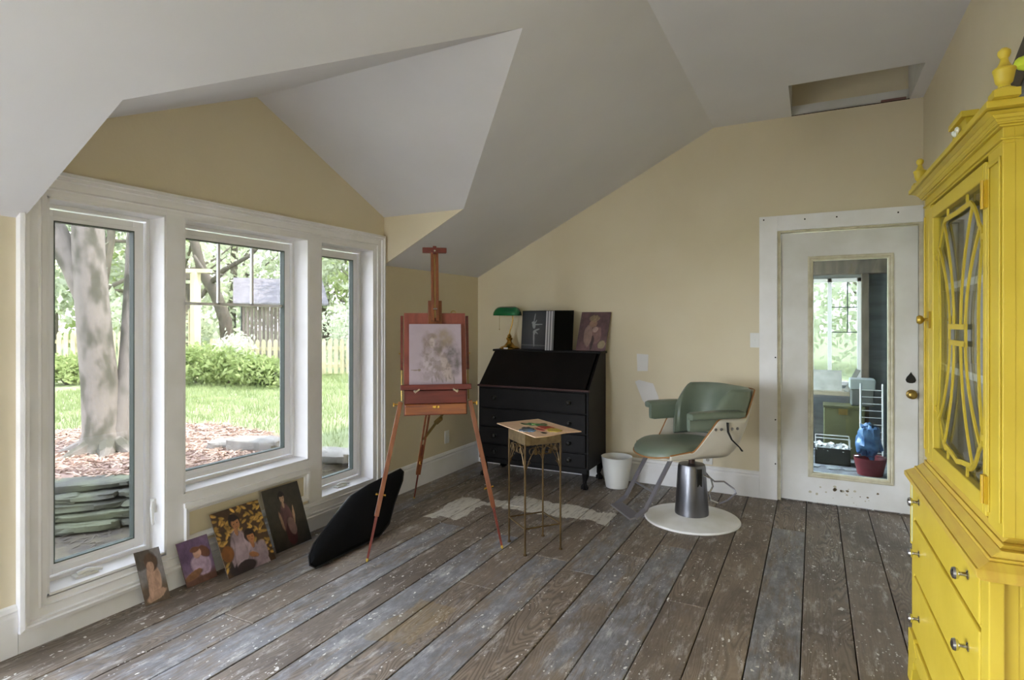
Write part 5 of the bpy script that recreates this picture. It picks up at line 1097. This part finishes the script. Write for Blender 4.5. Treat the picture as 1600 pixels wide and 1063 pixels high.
for (x, y, sx_, sy_, sz, lab) in ((-4.33, 3.46, .22, .13, .07, 'flat grey rock at the lawn edge seen through the middle window'), (-4.62, 3.42, .14, .10, .04, 'smaller pale rock left of the flat grey rock'), (-3.80, 3.85, .20, .14, .06, 'pale rock seen low in the right window')):
    m_ = MB(); z = gh(x, y)+.02; stone(m_, (x, y, z), (sx_, .08, .0), (-.05, sy_, 0), (0, 0, sz), int(x*10)); o = m_.build('garden_rock', ROCK, org=(x, y, z-sz), smooth=True); tag(o, lab, 'rock')
# foliage helper
def leaf_cloud(m_, c, r, n, size, seed, shell=.5, mi=0):
    r_ = np.random.default_rng(seed); d = r_.normal(size=(n, 3)); d /= np.linalg.norm(d, axis=1)[:, None]; rad = (shell+(1-shell)*r_.random(n))[:, None]
    P_ = np.array(c)+d*rad*np.array(r)*(1+.25*np.sin(d[:, :1]*7+seed)*np.cos(d[:, 1:2]*6)); a_ = r_.normal(size=(n, 3)); a_ /= np.linalg.norm(a_, axis=1)[:, None]; c_ = np.cross(a_, r_.normal(size=(n, 3))); c_ /= np.linalg.norm(c_, axis=1)[:, None]
    s_ = size*(.6+.8*r_.random(n))[:, None]; q_ = np.stack([P_-a_*s_, P_-c_*s_*.5, P_+a_*s_, P_+c_*s_*.5], 1).reshape(-1, 3)
    m_.add([tuple(p) for p in q_.tolist()], [(4*i, 4*i+1, 4*i+2, 4*i+3) for i in range(n)], mi)
# the big tree
tr = thing('garden_tree', (-5.42, 2.82, .25), 'thick pale-barked forked tree standing in mulch outside the left window', 'tree')
b = MB()
b.tube([(-5.40, 2.82, .18), (-5.41, 2.82, .30), (-5.43, 2.82, .45), (-5.46, 2.80, .8), (-5.50, 2.78, 1.2), (-5.52, 2.76, 1.6), (-5.53, 2.74, 2.0), (-5.50, 2.72, 2.5), (-5.45, 2.7, 3.4), (-5.4, 2.7, 4.6)], [.29, .21, .165, .14, .13, .125, .12, .115, .10, .07], 22)
b.tube([(-5.56, 2.74, 1.55), (-5.63, 2.68, 1.85), (-5.74, 2.56, 2.2), (-5.95, 2.35, 2.8), (-6.2, 2.1, 3.8)], [.08, .095, .09, .08, .06], 16)
b.tube([(-5.33, 2.88, .18), (-5.34, 2.92, .5), (-5.37, 3.0, .9), (-5.45, 3.06, 1.3), (-5.52, 3.12, 1.75), (-5.55, 3.16, 2.3), (-5.5, 3.4, 3.2), (-5.4, 3.7, 4.3)], [.17, .115, .10, .09, .085, .08, .07, .05], 16)
for k in range(7): a_ = k*.95; b.tube([(-5.40, 2.84, .42), (-5.40+.2*math.cos(a_), 2.84+.2*math.sin(a_), .30), (-5.4+.42*math.cos(a_), 2.84+.42*math.sin(a_), .235)], [.09, .07, .02], 8)
b.build('trunk', BARK, tr, smooth=True)
b = MB()
for (x, y, z, r) in ((-5.4, 2.7, 5.0, 1.3), (-6.3, 2.0, 4.6, 1.2), (-5.2, 4.0, 4.8, 1.2), (-4.6, 3.0, 5.2, .9), (-6.6, 3.6, 4.9, 1.1)): leaf_cloud(b, (x, y, z), (r, r, r*.6), 420, .07, int(z*10), .2)
b.build('crown', LEAF1, tr, fixn=False)
# picket fence
def picket_run(p0, p1, h_, label, rail_only=False):
    p0 = Vector((*p0, gh(*p0))); p1 = Vector((*p1, gh(*p1))); d = p1-p0; L_ = d.length; u = d/L_; n = Vector((u.y, -u.x, 0)); t2 = thing('picket_fence', tuple(p0), label, 'fence'); m_ = MB(); k = int(L_/.125)
    for i in range(k):
        p = p0+d*(i+.5)/k+n*.02; w = .04
        m_.prism([p+u*-w+Vector((0, 0, .04)), p+u*w+Vector((0, 0, .04)), p+u*w+Vector((0, 0, h_-.06)), p+u*w*.5+Vector((0, 0, h_-.015)), p+Vector((0, 0, h_)), p-u*w*.5+Vector((0, 0, h_-.015)), p-u*w+Vector((0, 0, h_-.06))], n*.018)
    m_.build('pickets', FENCEM, t2)
    for z in (.2, h_-.2): m_ = MB(); m_.beam(p0+Vector((0, 0, z)), p1+Vector((0, 0, z)), .035, .07, side=n); m_.build('rail', FENCEM, t2)
    for i in range(int(L_/2)+1): m_ = MB(); p = p0+d*min(i*2/L_, 1)-n*.03; m_.box(p.x-.045, p.x+.045, p.y-.045, p.y+.045, p.z, p.z+h_+.02); m_.build('post', FENCEM, t2)
picket_run((-16.5, 4.0), (-11.55, 7.5), .98, 'pale picket fence seen left of the arbour post')
picket_run((-11.2, 7.9), (-6.2, 10.6), .78, 'pale picket fence running behind the shrubs to the right window')
# arbour posts and trellis
ab = thing('garden_arbour', (-11.35, 7.62, .15), 'pale wooden arbour post with trellis rails beside the picket fence', 'arbour')
for x, y in ((-11.35, 7.62), (-12.0, 7.15)): m_ = MB(); m_.box(x-.07, x+.07, y-.07, y+.07, .1, 2.4); m_.build('post', FENCEM, ab)
m_ = MB(); m_.beam((-11.1, 7.8, 2.42), (-12.2, 7.0, 2.42), .12, .08); m_.build('beam', FENCEM, ab)
m_ = MB()
for z in (.75, .95, 1.15, 1.35, 1.55): m_.beam((-11.4, 7.6, z), (-12.0, 7.15, z), .02, .03)
for k in range(5): p = Vector((-11.4, 7.6, 0)).lerp(Vector((-12.0, 7.15, 0)), (k+.5)/5); m_.beam(p+Vector((0, 0, .7)), p+Vector((0, 0, 1.6)), .02, .03)
m_.build('trellis', FENCEM, ab)
# shed
c0 = Vector((-15.75, 12.1, .1)); d1 = Vector((.6, .796, 0)).normalized(); d2 = Vector((-.796, .6, 0)).normalized(); SW, SLn, SH, SP = 2.4, 2.3, 1.95, 2.62; Zv = Vector((0, 0, 1))
sh = thing('garden_shed', tuple(c0), 'weathered wooden shed with grey roof and plank door beyond the garden fence', 'shed')
m_ = MB(); k = 20
for i in range(k): a = c0+d1*SLn*i/k; m_.prism([a, a+d1*(SLn/k-.012), a+d1*(SLn/k-.012)+Zv*SH, a+Zv*SH], d2*.03)
m_.build('plank_wall', PLANKW, sh)
m_ = MB(); m_.prism([c0+d2*.0, c0+d2*SW, c0+d2*SW+Zv*SH, c0+d2*SW/2+Zv*SP, c0+Zv*SH], d1*.03); m_.prism([c0+d1*SLn, c0+d2*SW+d1*SLn, c0+d2*SW+d1*SLn+Zv*SH, c0+d2*SW/2+d1*SLn+Zv*SP, c0+d1*SLn+Zv*SH], -d1*.03); m_.build('gable_wall', PLANKW, sh)
m_ = MB(); o_ = d1*-.25; 
for s0, s1 in ((c0-d2*.3+Zv*(SH-.16), c0+d2*SW/2+Zv*(SP+.03)), (c0+d2*(SW+.3)+Zv*(SH-.16), c0+d2*SW/2+Zv*(SP+.03))):
    m_.prism([s0+o_, s1+o_, s1+o_+Zv*.06, s0+o_+Zv*.06], d1*(SLn+.5))
m_.build('roof', mat('old_shed_shingles', srgb('#7E7B7E'), .9, c2=srgb('#696668'), scale=7, bump=.5, bscale=20), sh)
m_ = MB(); a = c0+d2*.25-d1*.03; m_.prism([a, a+d2*1.3, a+d2*1.3+Zv*1.85, a+Zv*1.85], d1*.02); dr = m_.build('door', GREYW, sh)
m_ = MB(); m_.beam(a+Zv*1.4-d1*.02, a+d2*1.3+Zv*1.4-d1*.02, .1, .02, side=(0, 0, 1)); m_.beam(a+Zv*.5-d1*.02, a+d2*1.3+Zv*.5-d1*.02, .1, .02, side=(0, 0, 1)); m_.beam(a+Zv*1.4+d2*.2-d1*.03, a+Zv*1.4+d2*.6-d1*.03, .03, .02, side=(0, 0, 1), mi=1); m_.build('brace', [GREYW, BLACKM], dr)
# shrubs
def shrub(name, x, y, r, h_, lab, mt, n, seed, leaf=.05):
    z = gh(x, y); t2 = thing(name, (x, y, z), lab, 'shrub'); m_ = MB()
    for k in range(5):
        a_ = k*2*PI/5+seed; q_ = .45 if k else 0; leaf_cloud(m_, (x+r*q_*math.cos(a_), y+r*q_*math.sin(a_), z+h_*.5), (r*.62, r*.62, h_*.52), n//5, leaf, seed*10+k, .45)
    m_.build('foliage', mt, t2, fixn=False); m_ = MB()
    for k in range(6): a_ = k; m_.tube([(x, y, z-.02), (x+r*.4*math.cos(a_), y+r*.4*math.sin(a_), z+h_*.6)], [.015, .006], 5)
    m_.build('stems', BARKD, t2)
for i, (L_, D_2, r, h_, lab, mt) in enumerate(((-5.75, 10.6, .55, .75, 'tallest leafy shrub at left of the bed beyond the lawn', LEAF1), (-5.1, 10.4, .5, .68, 'bushy green shrub second from left in the lawn bed', LEAF1), (-4.5, 10.2, .5, .55, 'low green shrub in the middle of the lawn bed', LEAF1), (-4.0, 10.0, .45, .48, 'low spreading shrub at the right end of the lawn bed', LEAF1), (-8.3, 10.8, .6, .6, 'small green shrub left of the tree trunk by the fence', LEAF1), (-4.0, 14.0, .9, 1.5, 'grey-green shrub behind the fence in the right window', LEAF3), (-5.4, 11.4, .5, .9, 'yellowish shrub behind the lawn bed', LEAF2), (-3.4, 13.5, .5, 1.0, 'pale tufted shrub near the right end of the fence', LEAF2))):
    p = L2W(L_, D_2); shrub('garden_shrub', p.x, p.y, r, h_, lab, mt, 1500, i+1, .045)
# trees behind
def leaf_tree(name, x, y, h_, tr_r, cr, lab, mt, n, seed, lean=(0, 0), z0=1.0, leaf=.09, group='trees beyond the garden'):
    z = gh(x, y); t2 = thing(name, (x, y, z), lab, 'tree', group); r = random.Random(seed); m_ = MB()
    top = Vector((x+lean[0], y+lean[1], z+h_)); base_ = Vector((x, y, z-.1)); pts = [base_.lerp(top, q_)+Vector((r.uniform(-.12, .12), r.uniform(-.12, .12), 0))*(q_ > 0) for q_ in (0, .2, .4, .6, .8, 1)]
    m_.tube(pts, [tr_r*(1-.75*q_) for q_ in (0, .2, .4, .6, .8, 1)], 8)
    for k in range(9):
        q_ = r.uniform(.25, .9); p = base_.lerp(top, q_); a_ = r.uniform(0, 2*PI); l_ = cr*r.uniform(.7, 1.2); e = p+Vector((math.cos(a_)*l_, math.sin(a_)*l_, l_*r.uniform(.2, .8))); mid_ = p.lerp(e, .5)+Vector((0, 0, -.1*l_)); m_.tube([p, mid_, e], [tr_r*.35, tr_r*.22, .01], 6)
    m_.build('trunk', BARKD, t2, smooth=True); m_ = MB(); nc = 9
    for k in range(nc):
        q_ = k/(nc-1); a_ = r.uniform(0, 2*PI); leaf_cloud(m_, (x+lean[0]*q_+cr*.55*math.cos(a_), y+lean[1]*q_+cr*.55*math.sin(a_), z+z0+(h_-z0)*q_), (cr*.7, cr*.7, cr*.55), n//nc, leaf, seed*20+k, .15)
    m_.build('crown', mt, t2, fixn=False); return t2
p = L2W(-10.2, 21)
lt_ = thing('leaning_tree', (p.x, p.y, .15), 'grey leaning bare-limbed tree rising behind the shed gable', 'tree'); m_ = MB()
pp = lambda u_, v_, D: tuple(L2W((u_-800)/906*D, D, 1.38+(502-v_)/906*D))
m_.tube([pp(360, 580, 21), pp(352, 500, 21), pp(338, 462, 21), pp(316, 425, 20.8), pp(303, 375, 20.6), pp(292, 330, 20.6), pp(270, 250, 20)], [.24, .22, .20, .17, .15, .13, .10], 10); m_.tube([pp(314, 465, 21), pp(330, 442, 20.9), pp(350, 422, 20.6), pp(390, 400, 20.4), pp(430, 360, 20)], [.06, .10, .09, .07, .04], 8); m_.tube([pp(303, 400, 20.4), pp(320, 425, 20.2), pp(350, 430, 20)], [.06, .05, .02], 8)
m_.build('trunk', BARKD, lt_, smooth=True)
sp_list = [(-13.5, 17, 7, 1.9), (-11.2, 16, 6, 1.6), (-12.4, 22, 8, 2.1), (-16, 24, 9, 2.5), (-12.6, 26, 9, 2.6), (-9.0, 28, 9, 2.6), (-7.2, 25.5, 8, 2.0), (-4.9, 21, 7.5, 1.7), (-7.4, 29, 10, 2.8), (-4.6, 25, 9, 2.4), (-19, 30, 10, 3.0), (-23, 36, 11, 3.2), (-17, 37, 11, 3.2), (-12, 36, 11, 3.2), (-7, 36, 11, 3.2), (-20, 21, 8, 2.4), (-3.9, 18, 6.5, 1.5), (-27, 33, 10, 3), (-14.6, 13.5, 5.5, 1.5)]
descs = ['beside the far left of the lawn', 'just left of the trunk', 'rising left behind the shed', 'far behind the left fence', 'far behind the arbour', 'far behind the shed', 'right behind the shed gable', 'seen above the fence in the right window', 'tall one distant behind the shed', 'distant in the right window', 'distant behind the left fence', 'farthest at the left', 'farthest left of the arbour', 'farthest behind the shed', 'farthest at the right', 'behind the left fence, broad', 'nearest beyond the fence at the right', 'outermost on the far left', 'nearest on the far left']
for i, ((L_, D_2, h_, cr), ds) in enumerate(zip(sp_list, descs)):
    p = L2W(L_, D_2); mt = (LEAF2, LEAF3, LEAF2, LEAF1)[i % 4] if D_2 < 25 else LEAF2  # far crowns all take the haze-paled leaf colour
    leaf_tree('woodland_tree', p.x, p.y, h_, .12+.004*D_2, cr, 'pale woodland tree '+ds, mt, 2600, i+3, (random.uniform(-.6, .6), 0), .6 if D_2 > 20 else 1.4, .06+.004*D_2)
for i, (x, y, h_, cr) in enumerate(((1.2, 17, 6, 2.2), (-1.0, 20, 7, 2.5), (3.2, 19, 7, 2.5))):
    leaf_tree('woodland_tree', x, y, h_, .15, cr, 'green tree seen through the porch window, '+('middle one', 'left one', 'right one')[i], LEAF2, 1800, i+60, (0, 0), .5, .12, 'trees beyond the porch')
